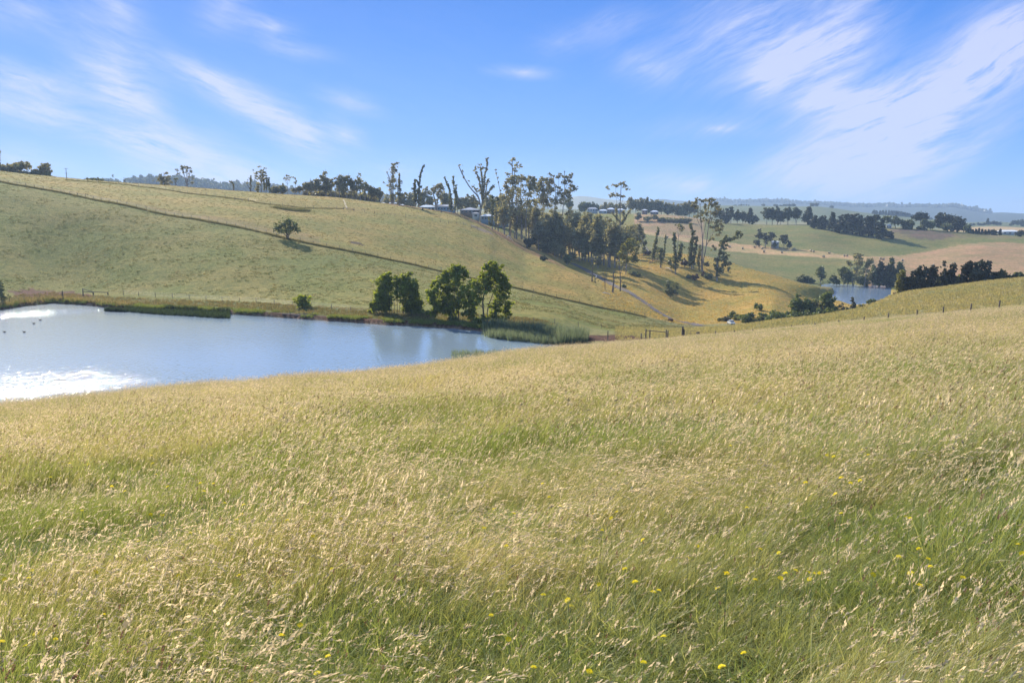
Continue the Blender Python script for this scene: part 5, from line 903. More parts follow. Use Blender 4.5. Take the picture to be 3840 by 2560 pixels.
# wind-thrown swathes of straw: taller, paler, denser clumps
def straw(seed, k_w):
    rng = np.random.default_rng(seed); V_, F_, C_ = [], [], []; mi = []
    for i in range(26):
        w_ = rng.uniform(.10, .32); h = rng.uniform(.25, .50); x0, y0 = rng.normal(0, .10, 2); ln = WIND*w_*.7+rng.normal(0, .04, 2); bd = WIND*w_*.9+rng.normal(0, .03, 2)
        p = blade(rng, x0, y0, h, .0026*k_w, ln, bd, V_, F_, C_, rng.uniform(.8, 1.5), 3); mi += [0]*(len(F_)-len(mi))
        if i % 2 == 0: head(rng, p, (bd[0]*1.8+ln[0], bd[1]*2, h*rng.uniform(.3, .7)), rng.uniform(.05, .11), rng.uniform(.0025, .0055)*k_w**.7, V_, F_, C_, rng.uniform(.8, 1.2), rng.uniform(.2, .6)); mi += [1]*(len(F_)-len(mi))
    me = mesh_from('straw', V_, np.array(F_), None, False, np.array(C_)[:, None]*np.ones((1, 3)))
    for m_ in (MG, MH, MBR): me.materials.append(m_)
    me.polygons.foreach_set('material_index', np.array(mi, np.int32)); return me
for (r0, r1, dn, kw) in ((2.4, 12, 26, 1.0), (12, 40, 8, 1.7)):
    x, y = ring_points(r0, r1, dn, rg); f = fbm(x*.9+y*.5, y, 1.9, 171)*.6+fbm(x, y, 6, 175)*.4; k_ = (f+rg.normal(0, .02, len(x)) > .585) & edge_keep(x, y, 0); x, y = x[k_], y[k_]
    scatter('straw_swathe', [straw(600+i, kw) for i in range(6)], np.stack([x, y, height(x, y)-.02], 1), rg.uniform(-.4, .4, len(x)), rg.uniform(.8, 1.3, len(x)), np.clip(rg.normal(.95, .1, len(x)), 0, 1), 'swathes of pale straw grass thrown over by the wind' + (', near' if kw == 1.0 else ', farther up'))
# ------------------------------------------------------------------ made things
def plain(name, c, rough=.8, bumpy=0, metal=0.0):
    m, t, o = mat_new(name); b = nd(t, 'ShaderNodeBsdfPrincipled', Roughness=rough, Metallic=metal); t.links.new(b.outputs[0], o.inputs[0])
    n = nd(t, 'ShaderNodeTexNoise', Scale=3.0, Detail=4.0); g = nd(t, 'ShaderNodeTexCoord'); t.links.new(g.outputs['Object'], n.inputs['Vector'])
    r = nd(t, 'ShaderNodeMapRange'); t.links.new(n.outputs['Fac'], r.inputs[0]); r.inputs[3].default_value = .8; r.inputs[4].default_value = 1.2
    v = nd(t, 'ShaderNodeVectorMath', _operation='SCALE'); v.inputs[0].default_value = c; t.links.new(r.outputs[0], v.inputs[3]); t.links.new(v.outputs[0], b.inputs['Base Color']); return m
M_POST = bark_material('weathered_post', (.09, .07, .06), (.2, .16, .13), 6); M_WIRE = plain('fence_wire', (.22, .21, .2), .5, 0, .6)
M_TIMBER = bark_material('grey_timber', (.13, .105, .09), (.26, .22, .18), 5)
def box(cx, cy, cz, sx, sy, sz, rz=0):
    v = np.array([(x, y, z) for z in (-.5, .5) for y in (-.5, .5) for x in (-.5, .5)])*(sx, sy, sz); c, s_ = math.cos(rz), math.sin(rz)
    v = np.stack([v[:, 0]*c-v[:, 1]*s_, v[:, 0]*s_+v[:, 1]*c, v[:, 2]], 1)+(cx, cy, cz)
    return v, np.array([(0, 2, 3, 1), (4, 5, 7, 6), (0, 1, 5, 4), (2, 6, 7, 3), (0, 4, 6, 2), (1, 3, 7, 5)])
def thing(name, label, cat, loc, rz=0, group=None):
    r = bpy.data.objects.new(name, None); scene.collection.objects.link(r); r.location = loc; r.rotation_euler = (0, 0, rz); r['label'] = label; r['category'] = cat
    if group: r['group'] = group
    return r
def post_mesh(h, r, seed=0, lean=.02):
    rng = np.random.default_rng(seed); return mesh_from('post', *tube([(0, 0, -.35), (rng.normal(0, lean)*.5, rng.normal(0, lean), h*.5), (rng.normal(0, lean), rng.normal(0, lean), h)], r, r*.88, 6), M_POST)
def tuned_posts(hgt, r, n=4): return [post_mesh(hgt*f, r, i) for i, f in zip(range(n), (1, .94, 1.06, .9))]
def fence(name, label, pts, h, r, wires=3, cat='fence', wr=.012):
    """pts: ground points of the posts"""
    root = thing(name, label, cat, pts[0]); P0 = Vector(pts[0]); ms = tuned_posts(h, r)
    for i, p in enumerate(pts):
        q_ = Vector(p)-P0; obj('post', ms[(i*7+i//3) % 4], root, q_)
    for w_ in range(wires):
        f = (w_+1)/(wires+.15); ln = [tuple(Vector(p)-P0+Vector((0, 0, h*f))) for p in pts]
        obj('wire', mesh_from('wire', *tube(ln, wr, wr, 3), M_WIRE) if False else wire_mesh(ln, wr), root)
    return root
def wire_mesh(ln, wr):
    v, f = [], []; ln = np.array(ln)
    for i, p in enumerate(ln):
        v += [p+(0, 0, wr), p+(0, wr, -wr*.6), p+(0, -wr, -wr*.6)]
        if i:
            for k_ in range(3): f.append((3*i-3+k_, 3*i-3+(k_+1) % 3, 3*i+(k_+1) % 3, 3*i+k_))
    return mesh_from('wire', v, np.array(f), M_WIRE, False)
def along(pl, step_m, rmin=150):
    """ground points every few metres along a line seen in the picture"""
    P = [at(u, v, rmin) for u, v in pl]; out_ = [P[0]]; acc_ = 0
    for a, b in zip(P[:-1], P[1:]):
        L_ = (b-a).length; n_ = max(1, round(L_/step_m))
        for i in range(1, n_+1):
            q_ = a.lerp(b, i/n_); out_.append(Vector((q_.x, q_.y, float(height(q_.x, q_.y)))))
    return out_
MFL = [(u, v) for u, v in MF if u >= 0]
mid_pts = along(MFL, 3.75, 205); fence('wire_fence', 'long wire fence slanting across the whole near hill beside dark long grass', mid_pts, 1.15, .07)
UPF = [(250,676),(445,691),(703,726),(881,746)]; UPF2 = [(932,753),(968,762),(1060,772),(1146,781),(1290,784)]; UPF3 = [(1330,791),(1441,805),(1560,820),(1682,838),(1767,852)]
for pl, lb in ((UPF, 'upper hill fence from the skyline down to the first stock gate'), (UPF2, 'middle stretch of the upper hill fence between two stock gates'), (UPF3, 'right stretch of the upper hill fence running to the tree belt')):
    fence('wire_fence', lb, along(pl, 3.9, 330), 1.1, .065)
bank = [(36,1135),(90,1128),(150,1122),(235,1118)]; fence('wire_fence', 'short netting fence on the bank at the left end of the pond', along(bank, 3.2, 165), 1.15, .06, 4)
bk = [(463,1106),(520,1109),(583,1114),(647,1117),(710,1121),(773,1125),(833,1129),(899,1132),(961,1135),(1029,1141),(1098,1147),(1167,1152),(1243,1158),(1315,1166),(1395,1171),(1470,1178),(1545,1184),(1625,1190),(1700,1196),(1770,1200),(1845,1206),(1928,1212),(2002,1217),(2080,1219),(2168,1226),(2254,1231),(2339,1237)]
fence('wire_fence', 'wire fence of evenly spaced posts along the back of the pond bank', [at(u, v, 150) for u, v in bk], 1.05, .055)
def rails(name, label, posts, railsegs, rr=.06, pr=.09, cat='gate', rmin=100, Rf=None):
    """posts: (u, vbase, vtop); rails: (i, fi, j, fj): from post i at fraction fi to post j at fraction fj"""
    G = []
    for (u, vb, vt) in posts:
        g_ = at(u, vb, rmin) if Rf is None else atR(u, Rf, vb); R_ = math.hypot(g_.x, g_.y); G.append((g_, max(.5, R_*px(u, vt)[1]-g_.z)))
    root = thing(name, label, cat, G[0][0]); P0 = G[0][0]
    for k_, (g_, h_) in enumerate(G): obj('post', post_mesh(h_, pr, k_), root, g_-P0)
    for (i, fi, j, fj) in railsegs:
        a = G[i][0]-P0+Vector((0, -.08, G[i][1]*fi)); b = G[j][0]-P0+Vector((0, -.08, G[j][1]*fj)); obj('rail', mesh_from('rail', *tube([a, b], rr, rr, 6), M_TIMBER), root)
    return root
rails('stock_gate', 'low wooden rail gate in the upper fence on the left of the hill', [(881,751,743),(908,755,746),(931,756,747)], [(0,.95,1,.95),(1,.95,2,.95)], .07, .1, rmin=330)
rails('stock_gate', 'wooden rail gate where the tan path meets the upper hill fence', [(1287,786,779),(1301,786,779),(1326,790,782)], [(0,.9,1,.9),(1,.9,2,.95),(1,.3,2,.3)], .07, .1, rmin=330)
rails('stock_gate', 'small gate in the upper fence close to the fence corner gums', [(1767,856,848),(1791,859,851)], [(0,.9,1,.9),(0,.5,1,.5)], .07, .1, rmin=300)
rails('rail_fence', 'sloping timber stay rails on the bank above the left end of the pond', [(312,1108,1082),(350,1106,1093),(405,1105,1095)], [(0,.97,1,.9),(1,.9,2,.85),(0,.6,1,.75)], .08, .13, 'rail fence', 165)
rails('strainer_post', 'thick lone strainer post on the green bank at the left of the pond', [(235,1121,1090)], [], .05, .14, 'post', 165)
rails('wooden_post', 'grey post standing in the red soil right of the bulrushes', [(2279,1281,1240)], [], .05, .09, 'post', 118)
rails('wooden_post', 'dark post at the right end of the red soil patch', [(2404,1277,1249)], [], .05, .10, 'post', 118, 126)
rails('yard_fence', 'post and rail yard fence beyond the meadow edge near the red soil', [(2422,1247,1233),(2437,1248,1236),(2498,1268,1236)], [(0,.9,2,.75)], .06, .11, 'rail fence', 118, 131)
rails('wooden_post', 'thicker post standing just behind the right end of the yard rail', [(2504,1262,1239)], [], .05, .11, 'post', 118, 133)
rails('gate_post', 'stout gate post with a pale slanting board behind it', [(2564,1264,1235),(2559,1262,1223)], [(1,.98,0,.9)], .07, .15, 'post', 118, 127)
rails('pipe_gate', 'thin pipe gate between the stout gate post and a pair of posts', [(2575,1260,1238),(2590,1260,1240),(2610,1259,1241)], [(0,.97,2,.97),(0,.5,2,.5),(0,.2,2,.2)], .025, .03, 'gate', 118, 130)
rails('gate_post', 'pair of dark posts closing the pipe gate on its right', [(2614,1262,1244),(2620,1262,1244)], [(0,.6,1,.6)], .05, .12, 'post', 118, 129)
rp = [(2685,1241),(2756,1239),(2792,1239),(2825,1234),(2896,1227),(2971,1218),(3014,1213),(3058,1211),(3106,1207),(3148,1200),(3196,1194),(3241,1187),(3332,1174),(3437,1161),(3536,1150),(3639,1138),(3745,1126),(3856,1112)]
pts, hs = [], []
for u, vt in rp:
    az = px(u, 1180)[0]; R_ = float(np.interp(az, AZ, LR[0])) + 4.0; g_ = atR(u, R_, 1180); pts.append(g_); hs.append(max(.5, R_*px(u, vt)[1]-g_.z))
root = thing('post_fence', 'fence of dark uneven wooden posts along the meadow brow, climbing to the right', 'fence', pts[0])
for i, (g_, h_) in enumerate(zip(pts, hs)): obj('post', post_mesh(h_, .045 if rp[i][0] in (3196, 3014, 3106, 2792) else .085, i, .03), root, g_-pts[0])
for f in (.45, .8):
    ln = [tuple(g_-pts[0]+Vector((0, 0, h_*f))) for g_, h_ in zip(pts, hs)]; obj('wire', wire_mesh(ln, .006), root)
# draped sheets: driveway, tan path
def ribbon(name, pl, w_, c, rmin, lift=.06, rough=.9):
    P = [at(u, v, rmin) for u, v in pl]; pts_ = []
    for a, b in zip(P[:-1], P[1:]):
        n_ = max(2, int((b-a).length/1.5))
        for i in range(n_): pts_.append(a.lerp(b, i/n_))
    pts_.append(P[-1]); A = np.array([(p.x, p.y) for p in pts_]); k_ = np.ones(9)/9
    A = np.stack([np.convolve(np.pad(A[:, i], 4, 'edge'), k_, 'valid') for i in (0, 1)], 1)
    tg = np.gradient(A, axis=0); tg /= np.linalg.norm(tg, axis=1)[:, None]; nr_ = np.stack([-tg[:, 1], tg[:, 0]], 1); V_ = []; m_ = 7
    for q_ in np.linspace(-.5, .5, m_):
        ww = w_*(1+.18*(vnoise(np.arange(len(A))/6.+q_*9, np.zeros(len(A)), 4)-.5)); p = A+nr_*(q_*ww)[:, None]; V_.append(np.stack([p[:, 0], p[:, 1], height(p[:, 0], p[:, 1])+lift], 1))
    V_ = np.stack(V_, 1); n_ = len(A); V_ = V_.reshape(-1, 3); F_ = [(i*m_+j, i*m_+j+1, (i+1)*m_+j+1, (i+1)*m_+j) for i in range(n_-1) for j in range(m_-1)]
    me = mesh_from(name, V_, np.array(F_), None); 
    if me.polygons[0].normal.z < 0: me.flip_normals()
    me.materials.append(plain(name+'_surface', c, rough)); return obj(name, me, kind='structure')
ribbon('driveway', [(2140,985),(2175,1001),(2215,1023),(2284,1061),(2345,1090),(2391,1116),(2437,1149),(2475,1176),(2521,1195),(2578,1211),(2640,1224)], 3.3, (.115, .09, .08), 255, .12)
ribbon('path', [(1288,748),(1293,762),(1297,772),(1302,784)], 0.8, (.38, .29, .14), 330, .08)
# ---- houses and sheds
M_ROOFW = plain('white_roof_iron', (.78, .79, .80), .35); M_ROOFG = plain('grey_roof_iron', (.42, .42, .44), .5); M_WALLW = plain('pale_wall', (.55, .55, .53)); M_WALLB = plain('brick_wall', (.30, .22, .18)); M_BLUE = plain('blue_wall', (.22, .32, .40)); M_GLASS = plain('window_glass', (.04, .05, .06), .15); M_ROOFR = plain('brown_roof', (.25, .12, .10))
def house(name, label, cat, u0, u1, vt, ve, vb, R, roof, wall, nwin=3, depth=8., hip=.25, grp=None):
    um = (u0+u1)/2; az = px(um, vb)[0]; g_ = atR(um, R, vb); k_ = R*math.cos(az)/FX; W_ = (u1-u0)*k_*1.02; zt, ze, zb = (R*px(um, q_)[1] for q_ in (vt, ve, vb)); zb = max(min(zb, g_.z), ze-7)-.4
    root = thing(name, label, cat, (g_.x, g_.y, zb), -az, grp); he, ht = ze-zb, max(zt-zb, ze-zb+.3)
    obj('wall', mesh_from('wall', *box(0, depth/2, he/2, W_, depth, he), wall, False), root)
    o_ = .4; hw, hi_ = W_/2+o_, W_/2-hip*depth
    v = [(-hw, -o_, he), (hw, -o_, he), (hw, depth+o_, he), (-hw, depth+o_, he), (-hi_, depth/2, ht), (hi_, depth/2, ht), (-hw, -o_, he-.15), (hw, -o_, he-.15), (hw, depth+o_, he-.15), (-hw, depth+o_, he-.15)]
    f = [(0, 1, 5, 4), (2, 3, 4, 5), (1, 2, 5, 5), (3, 0, 4, 4), (6, 7, 1, 0), (7, 8, 2, 1), (8, 9, 3, 2), (9, 6, 0, 3), (9, 8, 7, 6)]
    me = bpy.data.meshes.new('roof'); me.from_pydata(v, [], [tuple(dict.fromkeys(q_)) for q_ in f]); me.materials.append(roof); obj('roof', me, root)
    vis = min(he, 2.4)
    for i in range(nwin):
        x = -W_/2+W_*(i+.5)/nwin; wi = obj('window', mesh_from('window', *box(x, -.03, he-vis*.5, min(1.6, W_/nwin*.55), .12, vis*.42), M_WALLW, False), root)
        obj('pane', mesh_from('pane', *box(x, -.10, he-vis*.5, min(1.4, W_/nwin*.48), .05, vis*.34), M_GLASS, False), wi)
    if W_ > 6: obj('door', mesh_from('door', *box(W_*.1, -.03, he-vis*.5-.1, .9, .1, min(2.0, vis*.9)), M_ROOFG, False), root)
    return root
house('farm_shed', 'low shed with a bright roof, leftmost behind the ridge gums', 'shed', 1424, 1448, 758, 763, 768, 500, M_ROOFW, M_WALLW, 1)
house('caravan', 'tiny white building between two gum trunks on the ridge', 'building', 1461, 1466, 759, 762, 768, 500, M_ROOFW, M_WALLW, 0, 4)
house('caravan', 'small white rounded building right of a gum trunk on the ridge', 'building', 1480, 1487, 759, 762, 770, 500, M_ROOFW, M_WALLW, 0, 4)
house('farm_shed', 'small white roof low on the ridge line, half hidden by grass', 'shed', 1500, 1514, 766, 769, 776, 500, M_ROOFW, M_WALLW, 0)
house('farm_shed', 'thin pale roof line just left of the leafy spike gum', 'shed', 1530, 1548, 773, 775, 780, 500, M_ROOFW, M_WALLW, 0)
house('farm_shed', 'long white-roofed shed in front of the stout gum', 'shed', 1576, 1630, 769, 776, 783, 495, M_ROOFW, M_WALLW, 4)
house('greenhouse', 'bluish framed greenhouse building on the ridge', 'greenhouse', 1641, 1706, 767, 774, 794, 490, M_ROOFG, M_BLUE, 6, 8, 1.2)
house('farmhouse', 'brick house with a wide grey hipped roof on the ridge', 'house', 1727, 1798, 777, 787, 798, 500, M_ROOFG, M_WALLB, 5, 10, .6)
house('garden_shed', 'plain pale box-like shed left of the candelabra gum trunk', 'shed', 1772, 1796, 797, 800, 815, 470, M_ROOFG, M_WALLW, 1, 4)
house('stable', 'long blue-walled building with a white eave behind the gully gums', 'building', 1806, 1906, 803, 810, 826, 465, M_ROOFW, M_BLUE, 9, 7)
house('farmhouse', 'pale two-part house left among the far houses above the gully', 'house', 2203, 2240, 778, 783, 794, 800, M_ROOFG, M_WALLW, 4, 9)
house('farm_shed', 'shed with a bright bluish-white roof below the far pale house', 'shed', 2246, 2277, 785, 790, 797, 800, M_ROOFW, M_WALLW, 2)
house('farmhouse', 'white roofed house left of the tallest thin gum trunk', 'house', 2277, 2304, 779, 785, 795, 800, M_ROOFW, M_WALLB, 3, 9)
house('farmhouse', 'pale roofed house just right of the tallest thin gum trunk', 'house', 2313, 2341, 782, 787, 797, 800, M_ROOFW, M_WALLW, 3, 9)
house('farmhouse', 'distant house with a broken white roof line in the dark tree belt', 'house', 2408, 2427, 784, 788, 797, 800, M_ROOFW, M_WALLB, 2, 9)
house('farmhouse', 'rightmost white roofed house in the dark tree belt', 'house', 2440, 2468, 789, 794, 802, 800, M_ROOFW, M_WALLB, 3, 9)
house('farm_shed', 'whitish shed half hidden by the little gums above the hay paddock', 'shed', 2893, 2920, 902, 907, 914, 628, M_ROOFW, M_WALLW, 1)
house('farmhouse', 'tiny white farmhouse right of the big dark copse', 'house', 3325, 3342, 840, 845, 853, 760, M_ROOFW, M_WALLW, 2, 8)
house('farm_shed', 'long pale blue shed behind the hedge at the far right', 'shed', 3745, 3812, 863, 868, 880, 800, M_ROOFW, M_WALLW, 4, 12)
def pole(label, u, vb, vt, R, arms):
    g_ = atR(u, R, vb); az = px(u, vb)[0]; h = R*px(u, vt)[1]-g_.z; root = thing('utility_pole', label, 'utility pole', g_, -az); obj('pole', mesh_from('pole', *tube([(0, 0, -.5), (0, 0, h)], .16, .12, 8), M_TIMBER), root)
    for f, w_ in arms: obj('crossarm', mesh_from('crossarm', *box(0, -.12, h*f, w_, .12, .12), M_TIMBER, False), root)
pole('wooden power pole with two crossarms standing on the left skyline', 250, 672, 631, 462, [(.97, 1.9), (.52, 1.6)])
pole('thin distant pole on the skyline at the left end of the upper fence', 468, 690, 672, 452, [(.8, .9)])
pole('faint post on the crest right of the thin distant pole', 507, 697, 686, 450, [])
# ---- white vehicle in the valley
g_ = at(2742, 1216, 250); M_CAR = plain('white_car_paint', (.72, .72, .70), .3); M_TYRE = plain('tyre_rubber', (.03, .03, .03), .8)
car = thing('parked_car', 'small white car parked end-on by the creek bushes in the valley', 'car', g_, .12); car.scale = (.8, .75, .85)
def prism_x(prof, w0):
    v = [(x_*0-w0/2, y, z) for (y, z) in prof for x_ in (0,)] + [(w0/2, y, z) for (y, z) in prof]; n_ = len(prof)
    return v, [tuple(range(n_))[::-1], tuple(range(n_, 2*n_))]+[(i, (i+1) % n_, n_+(i+1) % n_, n_+i) for i in range(n_)]
def pyd(name, v, f, mat, parent):
    me = bpy.data.meshes.new(name); me.from_pydata([tuple(q_) for q_ in v], [], f); me.materials.append(mat); return obj(name, me, parent)
pyd('body', *prism_x([(-2.05, .35), (-2.1, .75), (-1.0, .95), (1.6, .98), (2.05, .85), (2.1, .35)], 1.75), M_CAR, car)
pyd('cabin', *prism_x([(-1.0, .94), (-.45, 1.42), (.95, 1.46), (1.6, .97)], 1.5), M_CAR, car)
pyd('windscreen', *prism_x([(-1.02, .99), (-.52, 1.38), (-.50, 1.37), (-.98, .98)], 1.36), M_GLASS, car)
for sx in (-1, 1):
    pyd('side_window', *[q_ for q_ in ((lambda vf: ([(a+sx*.03+sx*.74, b, c) for a, b, c in vf[0]], vf[1]))(prism_x([(-.6, 1.02), (-.3, 1.36), (.8, 1.38), (1.2, 1.02)], .03)))], M_GLASS, car)
    pyd('headlight', *[q_ for q_ in (lambda vf: (vf[0], [tuple(z_) for z_ in vf[1]]))(box(sx*.62, -2.1, .66, .3, .06, .14))], M_GLASS, car)
    for wy in (-1.3, 1.3):
        a = np.arange(12)*2*PI/12; v = [(sx*.70, wy+.31*math.cos(t_), .31+.31*math.sin(t_)) for t_ in a]+[(sx*.90, wy+.31*math.cos(t_), .31+.31*math.sin(t_)) for t_ in a]
        pyd('wheel', v, [tuple(range(12)), tuple(range(12, 24))[::-1]]+[(i, (i+1) % 12, 12+(i+1) % 12, 12+i) for i in range(12)], M_TYRE, car)
# ---- round hay bales
M_HAY = bark_material('hay', (.40, .31, .17), (.58, .47, .30), 3); M_HAYE = plain('hay_end', (.50, .42, .28))
bales = [(2502,893,'leftmost round bale of the hay paddock, alone near the bare poles'),(2736,929,'round bale just right of the drooping dark gum'),(2784,935,'second round bale right of the drooping dark gum'),(2830,929,'larger looking bale below the little gum group'),(2857,935,'bale just right of the one below the gum group'),(2865,947,'bale lying lower than its neighbours at the paddock edge'),(2932,949,'lower bale under the rightmost gum of the little group'),(2978,937,'upper bale to the right of the little gum group'),(3041,944,'left bale of the first close pair'),(3050,946,'right bale of the first close pair'),(3088,966,'lone bale at the lower edge of the stubble strip, right part'),(3110,952,'bale above the lone lower edge one'),(3166,962,'left bale of the second close pair'),(3176,962,'right bale of the second close pair'),(3302,974,'upper bale of the pair seen over the pond trees'),(3313,976,'lower bale of the pair seen over the pond trees'),(3384,980,'last bale far right above the dark shelter trees')]
rngb = np.random.default_rng(5)
a = np.arange(16)*2*PI/16
bv_ = []
for y_, r_ in ((-.62, .70), (-.58, .78), (.58, .78), (.62, .70)): bv_ += [(r_*math.cos(t_), y_, .76+r_*math.sin(t_)) for t_ in a]
bf_ = [tuple(range(16))[::-1], tuple(range(48, 64))]+[(k_*16+i, k_*16+(i+1) % 16, k_*16+16+(i+1) % 16, k_*16+16+i) for k_ in range(3) for i in range(16)]
bme = bpy.data.meshes.new('hay_bale'); bme.from_pydata(bv_, [], bf_); bme.materials.append(M_HAY)
for (u, v, lb) in bales:
    g_ = at(u, v, 560); o = obj('hay_bale', bme, None, g_); o.rotation_euler = (0, 0, rngb.uniform(0, PI)); o['label'] = lb; o['category'] = 'hay bale'; o['group'] = 'round hay bales on the stubble strip'
# ---- ducks
def duck(u, v, lb, rz):
    az, s_ = px(u, v); R_ = WATER/s_; loc = (R_*math.sin(az), R_*math.cos(az), WATER+.005); root = thing('duck', lb, 'duck', loc, rz, 'ducks on the pond')
    M_D = M_DUCK; seg = [(-.30, .10, .02), (-.22, .10, .07), (-.05, .09, .125), (.12, .09, .12), (.22, .10, .07), (.25, .14, .045), (.25, .22, .04), (.29, .27, .055), (.35, .265, .03), (.42, .25, .012)]
    V_, F_ = [], []
    for x_, z_, r_ in seg:
        for q_ in range(8): t_ = q_*PI/4; V_.append((x_, r_*math.cos(t_)*.95, z_+r_*math.sin(t_)*.8))
    for i in range(len(seg)-1):
        for q_ in range(8): F_.append((i*8+q_, i*8+(q_+1) % 8, i*8+8+(q_+1) % 8, i*8+8+q_))
    obj('body', mesh_from('duck_body', V_, np.array(F_), M_D), root)
    obj('wing', mesh_from('wing', *tube([(-.26, .08, .13), (-.08, .11, .16), (.12, .09, .14)], .035, .045, 6), M_D), root); obj('wing', mesh_from('wing', *tube([(-.26, -.08, .13), (-.08, -.11, .16), (.12, -.09, .14)], .035, .045, 6), M_D), root)
M_DUCK = plain('duck_feathers', (.06, .045, .04), .7)
duck(17, 1246, 'dark duck nearest the left edge of the pond', PI*.95); duck(91, 1246, 'dark duck swimming right of the leftmost one', PI*.97); duck(127, 1214, 'duck with a bright wake, lower of the two farther out', PI); duck(151, 1201, 'farthest duck from the viewer with a bright wake', PI*1.02)
# ---- fallen timber
def log(lb, tag, pl, w_, mat='white', rmin=240, rise=.5, R=None, extra=()):
    P = []
    for i, (x, y) in enumerate(pl):
        u, v = dec(tag, x, y); g_ = at(u, v, rmin) if R is None else atR(u, R, v); P.append(g_+Vector((0, 0, rise*(.35+.9*(i % 2)))))
    k_ = math.hypot(P[0].x, P[0].y)/FX/1.0; root = thing('fallen_log', lb, 'log', P[0]); r_ = w_/CROPS[tag][2]*k_*.5
    obj('log', mesh_from('log', *tube([p-P[0] for p in P], max(.08, r_), max(.05, r_*.5)), MB[mat]), root)
    for j in range(3):
        b = P[-1]-P[0]; s_ = b*(.3+.25*j); d = Vector((rngb.normal(0, 1), rngb.normal(0, 1), abs(rngb.normal(.8, .4))))*max(.5, b.length*.18); obj('limb', mesh_from('limb', *tube([s_, s_+d*.6+Vector((0, 0, .1)), s_+d], max(.05, r_*.4), .03), MB[mat]), root)
log('white bleached fallen trunk at the top of the golden slope', 'R5', [(655,905),(690,945),(742,985)], 14); log('pale fallen limb left of the yellow green gum', 'R5', [(140,1000),(185,1020),(240,1052)], 11)
log('pale fallen log beside the feathery topped gum', 'R5', [(965,1195),(1010,1215),(1060,1245)], 11); log('reddish brown fallen log below the spire gum', 'R5', [(720,1128),(780,1105),(850,1068)], 12, 'brown'); log('small white branch on the ground left of the tallest slope gums', 'R5', [(1175,1120),(1200,1140),(1225,1150)], 8)
log('pale log lying at the foot of the broken stump', 'C3', [(420,392),(455,402),(492,410)], 10); log('white upright splinter beside the forked dead tree', 'C3', [(350,245),(358,232),(365,220)], 7)
log('bleached log in the middle of the gully belt', 'R4', [(150,800),(185,815),(225,832)], 9, R=395, rise=2)
log('grey driftwood branches lying on the far shore of the pond', 'C2', [(805,1412),(880,1420),(950,1424),(1040,1440)], 9, 'dead', 150, .25); log('thin driftwood stick above the grey driftwood', 'C2', [(900,1416),(1000,1418),(1090,1420)], 6, 'dead', 150, .3); log('short stick by the right end of the dark reeds', 'C2', [(364,1418),(376,1410),(392,1404)], 6, 'dead', 150, .3)
def stump(lb, u, vb, h, w_):
    g_ = at(u, vb, 300); o = obj('tree_stump', mesh_from('tree_stump', *tube([(0, 0, -.2), (.1, 0, h*.4), (.25, .1, h)], w_, w_*.25, 7), MB['dark']), None, g_); o['label'] = lb; o['category'] = 'stump'
stump('small dark pointed stump on the crest below the white roofed shed', 1584, 788, 1.1, .6); stump('small dark stump on the crest below the greenhouse', 1654, 797, .8, .5)
# ------------------------------------------------------------------ long grass, reeds, tufts (stuff)
def clump(seed, n_, h0, h1, rad, wd, spread, droop=.3):
    rng = np.random.default_rng(seed); V_, F_, C_ = [], [], []
    for i in range(n_):
        a = rng.uniform(0, 2*PI); r = rad*math.sqrt(rng.random()); h = rng.uniform(h0, h1); d = np.array([math.cos(a), math.sin(a)])*spread*h*rng.random()
        blade(rng, r*math.cos(a), r*math.sin(a), h, wd*rng.uniform(.6, 1.4), d+rng.normal(0, .04*h, 2), d*droop+WIND*h*.12, V_, F_, C_, rng.uniform(.6, 1.35), 2)
    return np.array(V_), np.array(F_), np.array(C_)[:, None]*np.ones((1, 3))
def clumps(k_, seed, mat, *a_): return [mesh_from('clump', *clump(seed+i, *a_)[:2], mat, False, clump(seed+i, *a_)[2]) for i in range(k_)]
M_REED = grass_material('reed_leaves', (.24, .27, .19), (.14, .19, .11)); M_REEDD = grass_material('dark_reeds', (.05, .07, .025), (.032, .055, .022)); M_LONG = grass_material('rank_grass', (.34, .26, .12), (.14, .15, .06)); M_TUFT = grass_material('pasture_tufts', (.27, .205, .09), (.115, .14, .05)); M_BANK = grass_material('bank_grass', (.34, .32, .10), (.16, .23, .05))
def sprinkle(name, label, protos, x, y, smin, smax, dry, z=None):
    zz = height(x, y)-.03 if z is None else z
    scatter(name, protos, np.stack([x, y, zz], 1), rg.uniform(0, 6.28, len(x)), rg.uniform(smin, smax, len(x)), dry, label)
def pline_pts(P, n_, jit):
    P = np.array([(p[0], p[1]) for p in P]); L_ = np.concatenate([[0], np.cumsum(np.linalg.norm(np.diff(P, axis=0), axis=1))]); t_ = rg.uniform(0, L_[-1], n_)
    return np.interp(t_, L_, P[:, 0])+rg.normal(0, jit, n_), np.interp(t_, L_, P[:, 1])+rg.normal(0, jit*1.0, n_)
x, y = pline_pts(mid_pts, 7500, .34); k_ = fbm(x, y, 7, 33)+.35*fbm(x, y, 2, 34) > .44; x, y = x[k_], y[k_]; sprinkle('long_grass', 'dark unmown grass strip under the long hillside fence', clumps(5, 700, M_LONG, 14, .25, .62, .35, .05, .5), x, y-.3, .75, 1.35, rg.uniform(0, .6, len(x)))
x, y = pline_pts(along(UPF, 4, 330)+along(UPF2, 4, 330), 1800, .4); sprinkle('long_grass', 'dark grass strip under the upper hill fence', clumps(4, 720, M_LONG, 14, .25, .55, .35, .06, .5), x, y, .7, 1.2, rg.uniform(.1, .7, len(x)))
ditch = [at(u, v, 330) for u, v in ((1040,779),(1080,786),(1110,789),(1150,789))]; x, y = pline_pts(ditch, 900, 1.0); sprinkle('long_grass', 'dark rushy patch in the dip of the upper hill', clumps(3, 730, M_LONG, 14, .3, .7, .35, .06, .5), x, y, .8, 1.4, rg.uniform(0, .3, len(x)))
